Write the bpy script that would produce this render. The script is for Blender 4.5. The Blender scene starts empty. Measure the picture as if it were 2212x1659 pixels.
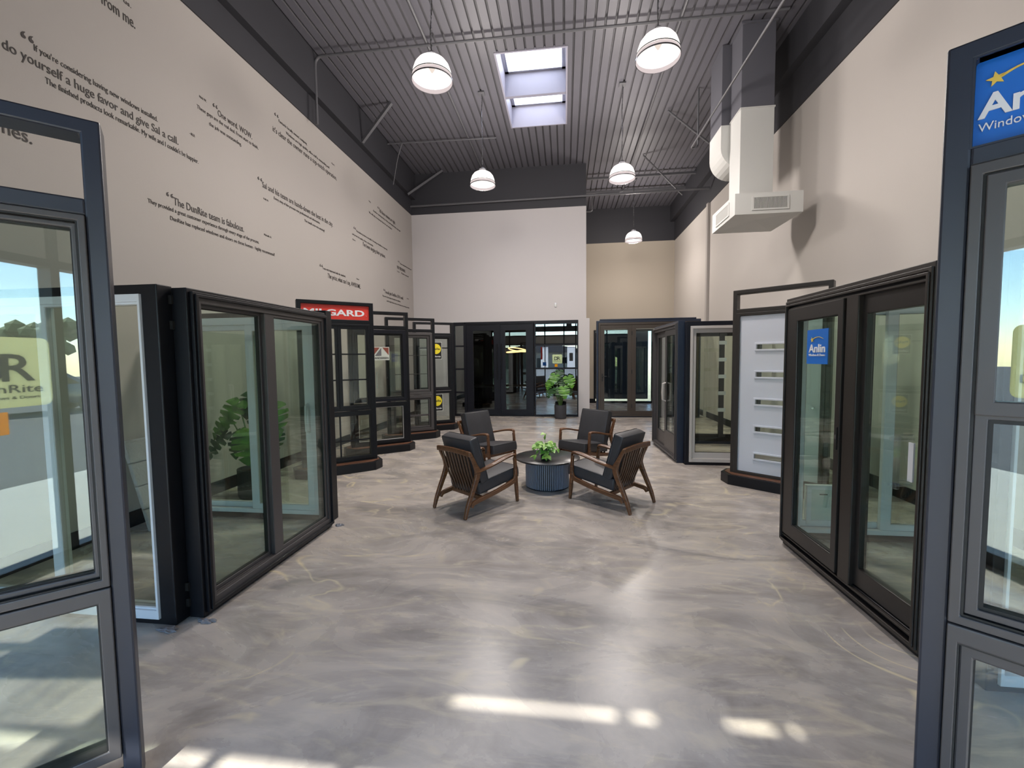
import bpy, bmesh, math, random
from mathutils import Vector, Matrix
random.seed(7)
S = bpy.context.scene
C = S.collection
PI = math.pi
# ------------------------------------------------------------------ camera
def set_camera():
    yaw, pitch, roll, H, F = .1235, .0600, -.0112, 1.58, 920.
    f = Vector((-math.sin(yaw)*math.cos(pitch), math.cos(yaw)*math.cos(pitch), -math.sin(pitch)))
    r = Vector((math.cos(yaw), math.sin(yaw), 0)); u = r.cross(f)
    c, s = math.cos(roll), math.sin(roll)
    r2 = c*r+s*u; u2 = -s*r+c*u
    cd = bpy.data.cameras.new('camera'); co = bpy.data.objects.new('camera', cd); C.objects.link(co)
    m = Matrix((r2, u2, -f)).transposed().to_4x4(); m.translation = (0, 0, H)
    co.matrix_world = m
    cd.sensor_width = 36; cd.lens = 36*F/2212; cd.clip_start = .02; cd.clip_end = 500
    S.camera = co
set_camera()
# ------------------------------------------------------------------ light
S.view_settings.view_transform = 'Standard'; S.view_settings.look = 'None'
S.view_settings.gamma = 1; S.view_settings.exposure = 0.45
S.cycles.transparent_max_bounces = 40
S.cycles.max_bounces = 10
S.cycles.caustics_reflective = False
SUN_DIR = Vector((.10, 1.0, -1.19)).normalized()      # travel direction
def set_light():
    w = bpy.data.worlds.new('sky'); S.world = w; w.use_nodes = True
    nt = w.node_tree; bg = nt.nodes['Background']
    sky = nt.nodes.new('ShaderNodeTexSky'); sky.sky_type = 'HOSEK_WILKIE' if False else 'NISHITA'
    sky.sun_disc = False; sky.sun_elevation = math.radians(50); sky.sun_rotation = math.radians(180+5.7)
    sky.air_density = 1.0; sky.dust_density = .05; sky.ozone_density = 3.5
    nt.links.new(sky.outputs[0], bg.inputs[0]); bg.inputs[1].default_value = .62
    sd = bpy.data.lights.new('sun', 'SUN'); sd.energy = 15.0; sd.angle = math.radians(.9); sd.color = (1, .95, .88)
    so = bpy.data.objects.new('sun', sd); C.objects.link(so)
    so.rotation_euler = SUN_DIR.to_track_quat('-Z', 'Y').to_euler(); so.location = (0, -10, 12)
    # the storefront glazing as a sampling portal (adds no light of its own)
    for loc, rot, sx, sy in [((-.25, -1.3, 1.9), (-PI/2, 0, 0), 7.9, 3.8), ((-.54, 8.35, 7.5), (PI, 0, 0), 1.4, 2.5)]:
        pd = bpy.data.lights.new('daylight_portal', 'AREA'); pd.shape = 'RECTANGLE'; pd.size = sx; pd.size_y = sy
        pd.cycles.is_portal = True
        po = bpy.data.objects.new('daylight_portal', pd); C.objects.link(po); po.location = loc
        po.rotation_euler = (rot[0]+PI if rot[0] < 0 else 0, 0, 0)
set_light()

# ------------------------------------------------------------------ materials
def mat(name, col, rough=.5, metal=0, spec=.5, bump=0, bscale=40, var=0, vscale=3, emit=None, estr=0, coat=0):
    m = bpy.data.materials.new(name); m.use_nodes = True; nt = m.node_tree; p = nt.nodes['Principled BSDF']
    p.inputs['Base Color'].default_value = (*col, 1); p.inputs['Roughness'].default_value = rough
    p.inputs['Metallic'].default_value = metal; p.inputs['Specular IOR Level'].default_value = spec
    if coat: p.inputs['Coat Weight'].default_value = coat; p.inputs['Coat Roughness'].default_value = .08
    tc = nt.nodes.new('ShaderNodeTexCoord')
    if var:
        n = nt.nodes.new('ShaderNodeTexNoise'); n.inputs['Scale'].default_value = vscale; n.inputs['Detail'].default_value = 5
        nt.links.new(tc.outputs['Object'], n.inputs['Vector'])
        r = nt.nodes.new('ShaderNodeMapRange'); r.inputs[3].default_value = 1-var; r.inputs[4].default_value = 1+var
        nt.links.new(n.outputs[0], r.inputs[0])
        v = nt.nodes.new('ShaderNodeVectorMath'); v.operation = 'SCALE'; v.inputs[0].default_value = col
        nt.links.new(r.outputs[0], v.inputs['Scale']); nt.links.new(v.outputs[0], p.inputs['Base Color'])
    if bump:
        n = nt.nodes.new('ShaderNodeTexNoise'); n.inputs['Scale'].default_value = bscale; n.inputs['Detail'].default_value = 4
        nt.links.new(tc.outputs['Object'], n.inputs['Vector'])
        b = nt.nodes.new('ShaderNodeBump'); b.inputs['Strength'].default_value = bump; b.inputs['Distance'].default_value = .01
        nt.links.new(n.outputs[0], b.inputs['Height']); nt.links.new(b.outputs[0], p.inputs['Normal'])
    if emit: p.inputs['Emission Color'].default_value = (*emit, 1); p.inputs['Emission Strength'].default_value = estr
    return m
M = {}
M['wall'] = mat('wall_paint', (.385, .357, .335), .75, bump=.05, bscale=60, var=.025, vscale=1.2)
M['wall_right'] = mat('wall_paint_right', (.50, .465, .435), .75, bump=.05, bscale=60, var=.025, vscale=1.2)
M['wall_tan'] = mat('tan_wall_paint', (.43, .38, .315), .75, bump=.05, bscale=60)
M['wall_white'] = mat('pale_wall_paint', (.55, .525, .53), .6, bump=.05, bscale=60, var=.02, vscale=1.5)
M['dark'] = mat('charcoal_paint', (.031, .031, .038), .6, bump=.05, bscale=50)
M['deck'] = mat('charcoal_steel_deck', (.110, .107, .126), .5, var=.08, vscale=2)
M['deckgap'] = mat('deck_groove', (.085, .083, .092), .6)
M['pipe'] = mat('painted_conduit', (.10, .10, .11), .45)
M['black'] = mat('black_satin_frame', (.006, .0065, .009), .36, spec=.30, bump=.02, bscale=90)
M['postblack'] = mat('black_wrapped_post', (.022, .025, .038), .38, spec=.6, bump=.03, bscale=30)
M['bronze'] = mat('bronze_vinyl', (.062, .056, .057), .38, spec=.5)
M['bronze_brown'] = mat('brown_vinyl', (.048, .037, .030), .42)
M['darkbronze'] = mat('dark_bronze_sash', (.022, .019, .018), .35)
M['espresso'] = mat('espresso_wood_frame', (.026, .021, .018), .4)
M['gasket'] = mat('black_gasket', (.008, .008, .008), .6)
M['white'] = mat('white_vinyl', (.72, .74, .78), .35)
M['almond'] = mat('pale_vinyl', (.52, .49, .47), .4)
M['doorwhite'] = mat('white_door_paint', (.66, .68, .76), .4, bump=.03, bscale=80)
M['navy'] = mat('navy_black_frame', (.012, .020, .044), .35, spec=.55)  # black satin with the blue reflection of the sky put into its colour
M['blueframe'] = mat('blue_black_frame', (.009, .0095, .015), .38, spec=.28)
M['duct'] = mat('white_duct_paint', (.62, .62, .60), .5)
M['ductgrey'] = mat('grey_duct_paint', (.115, .115, .135), .5)
M['steel'] = mat('silver_metal', (.6, .6, .62), .25, metal=1)
M['putty'] = mat('grey_cloth', (.20, .20, .22), .95, bump=.5, bscale=90)
M['leather'] = mat('charcoal_leather', (.040, .040, .045), .42, spec=.5, bump=.10, bscale=70, var=.25, vscale=9)
M['pot'] = mat('charcoal_pot', (.045, .045, .052), .6)
M['blackpot'] = mat('black_pot', (.010, .010, .011), .3)
M['soil'] = mat('soil', (.03, .02, .012), .95, bump=.6, bscale=60)
M['foam'] = mat('white_foam_panel', (.42, .42, .44), .8, bump=.8, bscale=45)
M['concrete'] = mat('sidewalk_concrete', (.50, .49, .46), .9, bump=.1, bscale=30, var=.08, vscale=2)
M['asphalt'] = mat('asphalt', (.10, .10, .11), .95, bump=.2, bscale=80, var=.15, vscale=1.2)
M['house'] = mat('stucco', (.36, .30, .25), .9)
M['roof'] = mat('roof_shingles', (.16, .12, .11), .9, var=.2, vscale=12)
M['bark'] = mat('bark', (.08, .05, .03), .9)
M['treeleaf'] = mat('tree_leaves', (.06, .10, .03), .8)
M['car'] = mat('car_paint', (.05, .06, .08), .2, coat=1)
M['carglass'] = mat('car_glass', (.01, .012, .015), .05)
M['rubber'] = mat('tyre_rubber', (.012, .012, .012), .8)
def translucentmat(name, col):
    m = bpy.data.materials.new(name); m.use_nodes = True; nt = m.node_tree; nt.nodes.clear()
    out = nt.nodes.new('ShaderNodeOutputMaterial'); t = nt.nodes.new('ShaderNodeBsdfTranslucent'); t.inputs[0].default_value = (*col, 1)
    d = nt.nodes.new('ShaderNodeBsdfDiffuse'); d.inputs[0].default_value = (*col, 1); x = nt.nodes.new('ShaderNodeMixShader'); x.inputs[0].default_value = .7
    nt.links.new(d.outputs[0], x.inputs[1]); nt.links.new(t.outputs[0], x.inputs[2]); nt.links.new(x.outputs[0], out.inputs[0]); return m
M['poster'] = translucentmat('white_poster', (.85, .85, .90))
M['signcream'] = translucentmat('cream_sign_board', (.85, .84, .60))
M['anlin'] = mat('blue_sign', (.015, .16, .62), .35)
M['red'] = mat('red_sign', (.72, .045, .03), .4)
M['signwhite'] = mat('white_lettering', (.85, .85, .88), .4)
M['greyletter'] = mat('grey_lettering', (.16, .16, .17), .5)
M['navyletter'] = mat('navy_lettering', (.03, .03, .12), .5)
M['wallletter'] = mat('charcoal_wall_lettering', (.045, .038, .036), .7)
M['yellow'] = mat('yellow_sign', (.80, .66, .03), .4)
M['gold'] = mat('gold_star', (.85, .60, .10), .4)
M['signblack'] = mat('black_sign', (.01, .01, .012), .4)
M['andred'] = mat('brick_red_sign', (.26, .07, .045), .45)
M['orange'] = translucentmat('orange_sticker', (.9, .5, .05))
M['cream'] = mat('pale_sticker', (.62, .66, .60), .5)
M['tag'] = mat('pale_tag', (.55, .62, .62), .5)
M['chair_black'] = mat('black_leather_seat', (.012, .011, .012), .35)

def wood(name, c1, c2, rough=.35, scale=(1, 14, 14), spec=.5):
    m = bpy.data.materials.new(name); m.use_nodes = True; nt = m.node_tree; p = nt.nodes['Principled BSDF']
    tc = nt.nodes.new('ShaderNodeTexCoord'); mp = nt.nodes.new('ShaderNodeMapping'); mp.inputs['Scale'].default_value = scale
    n = nt.nodes.new('ShaderNodeTexNoise'); n.inputs['Scale'].default_value = 5; n.inputs['Detail'].default_value = 6; n.inputs['Distortion'].default_value = .6
    cr = nt.nodes.new('ShaderNodeValToRGB'); cr.color_ramp.elements[0].position = .35; cr.color_ramp.elements[1].position = .68
    cr.color_ramp.elements[0].color = (*c1, 1); cr.color_ramp.elements[1].color = (*c2, 1)
    nt.links.new(tc.outputs['Object'], mp.inputs[0]); nt.links.new(mp.outputs[0], n.inputs['Vector'])
    nt.links.new(n.outputs[0], cr.inputs[0]); nt.links.new(cr.outputs[0], p.inputs['Base Color']); p.inputs['Roughness'].default_value = rough
    p.inputs['Specular IOR Level'].default_value = spec
    return m
M['walnut'] = wood('walnut', (.075, .030, .012), (.20, .085, .034))
M['walnut_slat'] = wood('walnut_slats', (.040, .018, .009), (.10, .045, .020))
M['deckwood'] = wood('base_wood', (.085, .040, .024), (.19, .085, .048), .4)
M['tabletop'] = wood('dark_stained_top', (.010, .010, .011), (.022, .021, .023), .28)
M['slat'] = mat('black_slats', (.016, .018, .026), .35)
M['slatgrey'] = mat('grey_slat_edge', (.22, .24, .30), .3)

def glassmat(name, tint, ior=1.5, rough=0.0, bump=0, bscale=60):
    m = bpy.data.materials.new(name); m.use_nodes = True; nt = m.node_tree; nt.nodes.clear()
    out = nt.nodes.new('ShaderNodeOutputMaterial'); mix = nt.nodes.new('ShaderNodeMixShader')
    tr = nt.nodes.new('ShaderNodeBsdfTransparent'); tr.inputs[0].default_value = (*tint, 1)
    gl = nt.nodes.new('ShaderNodeBsdfGlossy'); gl.inputs['Roughness'].default_value = rough
    gl.inputs['Color'].default_value = (.95, 1, .98, 1)
    fr = nt.nodes.new('ShaderNodeFresnel'); fr.inputs[0].default_value = ior
    # same reflectance from either face of the pane
    geo = nt.nodes.new('ShaderNodeNewGeometry'); mp = nt.nodes.new('ShaderNodeMapRange')
    mp.inputs[3].default_value = ior; mp.inputs[4].default_value = 1/ior
    nt.links.new(geo.outputs['Backfacing'], mp.inputs[0])
    lw = nt.nodes.new('ShaderNodeFresnel')
    # inside the pane the fresnel node inverts the ior itself: feed 1/ior to undo it
    nt.links.new(mp.outputs[0], fr.inputs[0])
    nt.links.new(fr.outputs[0], mix.inputs[0]); nt.links.new(tr.outputs[0], mix.inputs[1]); nt.links.new(gl.outputs[0], mix.inputs[2])
    nt.links.new(mix.outputs[0], out.inputs[0]); nt.nodes.remove(lw)
    if bump:
        tc = nt.nodes.new('ShaderNodeTexCoord'); n = nt.nodes.new('ShaderNodeTexNoise'); n.inputs['Scale'].default_value = bscale
        b = nt.nodes.new('ShaderNodeBump'); b.inputs['Strength'].default_value = bump
        nt.links.new(tc.outputs['Object'], n.inputs['Vector']); nt.links.new(n.outputs[0], b.inputs['Height'])
        nt.links.new(b.outputs[0], gl.inputs['Normal']); nt.links.new(b.outputs[0], fr.inputs['Normal'])
    return m
M['glass_green'] = glassmat('green_glass', (.835, .90, .845), 1.6)
M['glass_light'] = glassmat('light_glass', (.90, .93, .875), 1.55)
M['glass_clear'] = glassmat('clear_glass', (.95, .97, .95), 1.5)
M['glass_grey'] = glassmat('grey_glass', (.82, .86, .83), 1.6)
M['glass_dark'] = glassmat('dark_glass', (.66, .70, .72), 1.65)
M['glass_mirror'] = glassmat('office_window_glass', (.55, .60, .66), 2.6)
M['glass_low'] = glassmat('reflective_glass', (.78, .84, .80), 2.0)
M['glass_rain'] = glassmat('textured_glass', (.80, .86, .84), 1.9, .12, .6, 45)
M['acrylic'] = glassmat('clear_acrylic', (.93, .95, .96), 1.9, .05)

def emitmat(name, col, s):
    m = bpy.data.materials.new(name); m.use_nodes = True; nt = m.node_tree; nt.nodes.clear()
    out = nt.nodes.new('ShaderNodeOutputMaterial'); e = nt.nodes.new('ShaderNodeEmission'); e.inputs[0].default_value = (*col, 1); e.inputs[1].default_value = s
    nt.links.new(e.outputs[0], out.inputs[0]); return m
M['led'] = emitmat('warm_led', (1, .58, .22), 3.5)
M['bulb'] = emitmat('lamp_core', (1, .86, .76), .66)
def shademat():
    m = bpy.data.materials.new('ribbed_lamp_glass'); m.use_nodes = True; nt = m.node_tree; nt.nodes.clear()
    out = nt.nodes.new('ShaderNodeOutputMaterial'); e = nt.nodes.new('ShaderNodeEmission'); e.inputs[0].default_value = (1, .93, .86, 1); e.inputs[1].default_value = 2.0
    t = nt.nodes.new('ShaderNodeBsdfTransparent'); mx = nt.nodes.new('ShaderNodeMixShader'); mx.inputs[0].default_value = .62
    nt.links.new(t.outputs[0], mx.inputs[1]); nt.links.new(e.outputs[0], mx.inputs[2]); nt.links.new(mx.outputs[0], out.inputs[0]); return m
M['shade'] = shademat()
M['skirt'] = emitmat('ribbed_skirt_glass', (1, .85, .84), .55)
def skylightmat():
    m = bpy.data.materials.new('frosted_skylight_dome'); m.use_nodes = True; nt = m.node_tree; nt.nodes.clear()
    out = nt.nodes.new('ShaderNodeOutputMaterial'); t = nt.nodes.new('ShaderNodeBsdfTranslucent'); t.inputs[0].default_value = (.95, .95, .95, 1)
    nt.links.new(t.outputs[0], out.inputs[0]); return m
M['frosted'] = skylightmat()
def leafmat(name, c1, c2, vein):
    m = bpy.data.materials.new(name); m.use_nodes = True; nt = m.node_tree; p = nt.nodes['Principled BSDF']
    tc = nt.nodes.new('ShaderNodeTexCoord'); n = nt.nodes.new('ShaderNodeTexNoise'); n.inputs['Scale'].default_value = 12
    cr = nt.nodes.new('ShaderNodeValToRGB'); cr.color_ramp.elements[0].position = .35; cr.color_ramp.elements[1].position = .65
    cr.color_ramp.elements[0].color = (*c1, 1); cr.color_ramp.elements[1].color = (*c2, 1)
    nt.links.new(tc.outputs['Object'], n.inputs['Vector']); nt.links.new(n.outputs[0], cr.inputs[0]); nt.links.new(cr.outputs[0], p.inputs['Base Color'])
    p.inputs['Roughness'].default_value = .38; return m
M['monstera'] = leafmat('monstera_leaf', (.045, .16, .015), (.12, .30, .03), 0)
M['pothos'] = leafmat('pothos_leaf', (.10, .30, .035), (.36, .56, .13), 0)
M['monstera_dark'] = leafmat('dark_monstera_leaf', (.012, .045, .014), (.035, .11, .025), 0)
M['stem'] = mat('plant_stem', (.10, .20, .05), .5)

def floormat():
    m = bpy.data.materials.new('marbled_epoxy_floor'); m.use_nodes = True; nt = m.node_tree; p = nt.nodes['Principled BSDF']
    N = nt.nodes.new; L = nt.links.new
    tc = N('ShaderNodeTexCoord')
    def mapped(rot, scale, loc=(0, 0, 0)):
        mp = N('ShaderNodeMapping'); mp.inputs['Rotation'].default_value = (0, 0, rot); mp.inputs['Scale'].default_value = scale; mp.inputs['Location'].default_value = loc
        L(tc.outputs['Object'], mp.inputs[0]); return mp
    def noise(mp, scale, detail, dist, rough=.55):
        n = N('ShaderNodeTexNoise'); n.inputs['Scale'].default_value = scale; n.inputs['Detail'].default_value = detail
        n.inputs['Distortion'].default_value = dist; n.inputs['Roughness'].default_value = rough; L(mp.outputs[0], n.inputs['Vector']); return n
    def ramp(src, a, b, ca=(0, 0, 0, 1), cb=(1, 1, 1, 1)):
        r = N('ShaderNodeValToRGB'); r.color_ramp.elements[0].position = a; r.color_ramp.elements[1].position = b
        r.color_ramp.elements[0].color = ca; r.color_ramp.elements[1].color = cb; L(src, r.inputs[0]); return r
    def mix(fac, a, b):
        x = N('ShaderNodeMix'); x.data_type = 'RGBA'
        if hasattr(fac, 'links'): L(fac, x.inputs[0])
        else: x.inputs[0].default_value = fac
        for s, i in ((a, 6), (b, 7)):
            if hasattr(s, 'links'): L(s, x.inputs[i])
            else: x.inputs[i].default_value = s
        return x.outputs[2]
    base = noise(mapped(.35, (1, 1.7, 1)), .95, 9, 1.6, .6)
    r0 = ramp(base.outputs[0], .30, .70, (.24, .216, .202, 1), (.52, .465, .415, 1))
    e = r0.color_ramp.elements.new(.5); e.color = (.40, .36, .333, 1)
    streak = noise(mapped(.5, (1.0, 3.6, 1), (3, 1, 0)), 1.5, 8, 2.2, .62)
    rs = ramp(streak.outputs[0], .50, .72)
    ms = N('ShaderNodeMath'); ms.operation = 'MULTIPLY'; ms.inputs[1].default_value = .6; L(rs.outputs[0], ms.inputs[0])
    c1 = mix(ms.outputs[0], r0.outputs[0], (.62, .54, .42, 1))
    dk = noise(mapped(-.2, (1, 2.2, 1), (7, 2, 0)), .7, 7, 1.5, .6)
    rd = ramp(dk.outputs[0], .50, .72)
    md = N('ShaderNodeMath'); md.operation = 'MULTIPLY'; md.inputs[1].default_value = .62; L(rd.outputs[0], md.inputs[0])
    c2 = mix(md.outputs[0], c1, (.13, .125, .13, 1))
    # thin golden veins: iso-line of a distorted noise, broken up by another
    v = noise(mapped(.9, (1, 1.5, 1), (11, 5, 0)), .75, 2.2, 2.4, .45)
    sb = N('ShaderNodeMath'); sb.operation = 'SUBTRACT'; sb.inputs[1].default_value = .5; L(v.outputs[0], sb.inputs[0])
    ab = N('ShaderNodeMath'); ab.operation = 'ABSOLUTE'; L(sb.outputs[0], ab.inputs[0])
    rv = ramp(ab.outputs[0], .0, .030, (1, 1, 1, 1), (0, 0, 0, 1))
    g = noise(mapped(0, (1, 1, 1), (2, 9, 0)), 1.3, 4, .5)
    rg = ramp(g.outputs[0], .52, .66)
    mv = N('ShaderNodeMath'); mv.operation = 'MULTIPLY'; L(rv.outputs[0], mv.inputs[0]); L(rg.outputs[0], mv.inputs[1])
    c3 = mix(mv.outputs[0], c2, (.66, .57, .40, 1))
    L(c3, p.inputs['Base Color'])
    p.inputs['Specular IOR Level'].default_value = .36
    rr = N('ShaderNodeMapRange'); rr.inputs[3].default_value = .18; rr.inputs[4].default_value = .36; L(base.outputs[0], rr.inputs[0]); L(rr.outputs[0], p.inputs['Roughness'])
    bn = noise(mapped(0, (1, 1, 1)), 2.2, 3, 0); b = N('ShaderNodeBump'); b.inputs['Strength'].default_value = .03; b.inputs['Distance'].default_value = .02
    L(bn.outputs[0], b.inputs['Height']); L(b.outputs[0], p.inputs['Normal'])
    return m
M['floor'] = floormat()

# ------------------------------------------------------------------ mesh helpers
class MB:
    def __init__(s): s.bm = bmesh.new()
    def box(s, x0, x1, y0, y1, z0, z1):
        vs = [s.bm.verts.new(p) for p in ((x0,y0,z0),(x1,y0,z0),(x1,y1,z0),(x0,y1,z0),(x0,y0,z1),(x1,y0,z1),(x1,y1,z1),(x0,y1,z1))]
        for f in ((0,3,2,1),(4,5,6,7),(0,1,5,4),(1,2,6,5),(2,3,7,6),(3,0,4,7)): s.bm.faces.new([vs[i] for i in f])
        return s
    def ring(s, x0, x1, z0, z1, w, y0, y1):
        if not isinstance(w, tuple): w = (w, w, w, w)
        l, r, t, b = w
        # mitred closed ring
        O = [(x0,z0),(x1,z0),(x1,z1),(x0,z1)]; I = [(x0+l,z0+b),(x1-r,z0+b),(x1-r,z1-t),(x0+l,z1-t)]
        vo = [[s.bm.verts.new((x,y,z)) for x,z in O] for y in (y0,y1)]; vi = [[s.bm.verts.new((x,y,z)) for x,z in I] for y in (y0,y1)]
        for i in range(4):
            j = (i+1) % 4
            s.bm.faces.new((vo[0][i],vo[0][j],vi[0][j],vi[0][i])); s.bm.faces.new((vo[1][j],vo[1][i],vi[1][i],vi[1][j]))
            s.bm.faces.new((vo[0][j],vo[0][i],vo[1][i],vo[1][j])); s.bm.faces.new((vi[0][i],vi[0][j],vi[1][j],vi[1][i]))
        return s
    def prism(s, pts, y0, y1, axis='y'):
        def P(a, b, t): return (a, t, b) if axis == 'y' else ((a, b, t) if axis == 'z' else (t, a, b))
        A = [s.bm.verts.new(P(a, b, y0)) for a, b in pts]; B = [s.bm.verts.new(P(a, b, y1)) for a, b in pts]
        n = len(pts)
        s.bm.faces.new(A); s.bm.faces.new(list(reversed(B)))
        for i in range(n): s.bm.faces.new((A[(i+1)%n], A[i], B[i], B[(i+1)%n]))
        return s
    def lathe(s, prof, n=32, cx=0, cy=0, cap=True):
        rings = []
        for r, z in prof:
            if r < 1e-5: rings.append([s.bm.verts.new((cx, cy, z))])
            else: rings.append([s.bm.verts.new((cx+r*math.cos(2*PI*i/n), cy+r*math.sin(2*PI*i/n), z)) for i in range(n)])
        for a, b in zip(rings, rings[1:]):
            for i in range(n):
                j = (i+1) % n
                if len(a) == 1 and len(b) == 1: continue
                if len(a) == 1: s.bm.faces.new((a[0], b[j], b[i]))
                elif len(b) == 1: s.bm.faces.new((a[i], a[j], b[0]))
                else: s.bm.faces.new((a[i], a[j], b[j], b[i]))
        if cap:
            if len(rings[0]) > 1: s.bm.faces.new(list(reversed(rings[0])))
            if len(rings[-1]) > 1: s.bm.faces.new(rings[-1])
        return s
    def tube(s, pts, r, n=10, cap=True):
        pts = [Vector(p) for p in pts]; rad = r if isinstance(r, (list, tuple)) else [r]*len(pts)
        rings = []; up = None
        for i, p in enumerate(pts):
            d = ((pts[min(i+1, len(pts)-1)]-p).normalized() + (p-pts[max(i-1, 0)]).normalized())
            d = d.normalized() if d.length > 1e-6 else Vector((0,0,1))
            if up is None: up = Vector((0,0,1)) if abs(d.z) < .9 else Vector((1,0,0))
            a = d.cross(up).normalized(); up = a.cross(d).normalized()
            rings.append([s.bm.verts.new(p+(a*math.cos(2*PI*k/n)+up*math.sin(2*PI*k/n))*rad[i]) for k in range(n)])
        for a, b in zip(rings, rings[1:]):
            for i in range(n): s.bm.faces.new((a[i], a[(i+1)%n], b[(i+1)%n], b[i]))
        if cap: s.bm.faces.new(list(reversed(rings[0]))); s.bm.faces.new(rings[-1])
        return s
    def ribbon(s, pts, widths, y0, y1, sub=6):
        """smooth strip in the x-z plane with varying width, extruded in y"""
        P = [Vector(p) for p in pts]; n = len(P); cp = []; cw = []
        for i in range(n-1):
            p0 = P[max(i-1,0)]; p1 = P[i]; p2 = P[i+1]; p3 = P[min(i+2,n-1)]
            w0, w1 = widths[i], widths[i+1]
            for k in range(sub):
                t = k/sub
                cp.append(.5*((2*p1)+(-p0+p2)*t+(2*p0-5*p1+4*p2-p3)*t*t+(-p0+3*p1-3*p2+p3)*t**3)); cw.append(w0+(w1-w0)*(t*t*(3-2*t)))
        cp.append(P[-1]); cw.append(widths[-1])
        L, R = [], []
        for i, p in enumerate(cp):
            d = (cp[min(i+1,len(cp)-1)]-cp[max(i-1,0)]).normalized(); nn = Vector((-d.y, d.x))
            L.append(p+nn*cw[i]/2); R.append(p-nn*cw[i]/2)
        V = [[s.bm.verts.new((q.x, y, q.y)) for q in row] for y in (y0, y1) for row in (L, R)]
        a, b, c, d = V
        for i in range(len(L)-1):
            s.bm.faces.new((a[i], a[i+1], b[i+1], b[i])); s.bm.faces.new((c[i+1], c[i], d[i], d[i+1]))
            s.bm.faces.new((a[i+1], a[i], c[i], c[i+1])); s.bm.faces.new((b[i], b[i+1], d[i+1], d[i]))
        s.bm.faces.new((a[0], b[0], d[0], c[0])); s.bm.faces.new((b[-1], a[-1], c[-1], d[-1]))
        return s
    def build(s, name, m, parent=None, bevel=0, smooth=False, seg=2, loc=None, rotz=0):
        bmesh.ops.recalc_face_normals(s.bm, faces=s.bm.faces)
        me = bpy.data.meshes.new(name); s.bm.to_mesh(me); s.bm.free()
        ms = m if isinstance(m, list) else [m]
        for x in ms: me.materials.append(x)
        o = bpy.data.objects.new(name, me); C.objects.link(o)
        if parent: o.parent = parent
        if loc: o.location = loc
        o.rotation_euler.z = rotz
        if smooth:
            for p in me.polygons: p.use_smooth = True
            me.set_sharp_from_angle(angle=math.radians(40))
        if bevel:
            b = o.modifiers.new('bevel', 'BEVEL'); b.width = bevel; b.segments = seg; b.limit_method = 'ANGLE'; b.angle_limit = math.radians(40)
            if smooth is False and seg > 2:
                for p in me.polygons: p.use_smooth = True
        return o
def tag(o, label=None, cat=None, group=None, kind=None):
    if label: o['label'] = label
    if cat: o['category'] = cat
    if group: o['group'] = group
    if kind: o['kind'] = kind
    return o
def thing(name, loc, rz, label, cat, group=None):
    o = bpy.data.objects.new(name, None); C.objects.link(o); o.location = loc; o.rotation_euler = (0, 0, rz)
    return tag(o, label, cat, group)
def struct(mb, name, m, **k): return tag(mb.build(name, m, **k), kind='structure')
def copy_tree(o, parent=None):
    c = o.copy(); C.objects.link(c); c.parent = parent
    for ch in list(o.children): copy_tree(ch, c)
    return c
def text_mesh(name, s, m, parent, x0, x1, y, z, h, back=False, ext=.002, bold=0, rot_x=None):
    """lettering standing in the local x-z plane facing -y (or +y), fitted between x0 and x1, cap height h, base at z"""
    cu = bpy.data.curves.new(name, 'FONT'); cu.body = s; cu.size = 1; cu.extrude = .5; cu.resolution_u = 3; cu.offset = bold
    ob = bpy.data.objects.new(name, cu); C.objects.link(ob)
    dg = bpy.context.evaluated_depsgraph_get(); me = bpy.data.meshes.new_from_object(ob.evaluated_get(dg)); C.objects.unlink(ob); bpy.data.objects.remove(ob)
    xs = [v.co.x for v in me.vertices]; a, b = min(xs), max(xs)
    if x1 is None: sx = h/.73; x1 = x0+(b-a)*sx
    sx = (x1-x0)/(b-a); sy = h/.73
    for v in me.vertices:
        X = (v.co.x-a)*sx; Z = v.co.y*sy; Y = -v.co.z*2*ext
        if back: v.co = (x1-X, y-Y, z+Z)
        else: v.co = (x0+X, y+Y, z+Z)
    me.materials.clear(); me.materials.append(m)
    o = bpy.data.objects.new(name, me); C.objects.link(o); o.parent = parent
    return o

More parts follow.
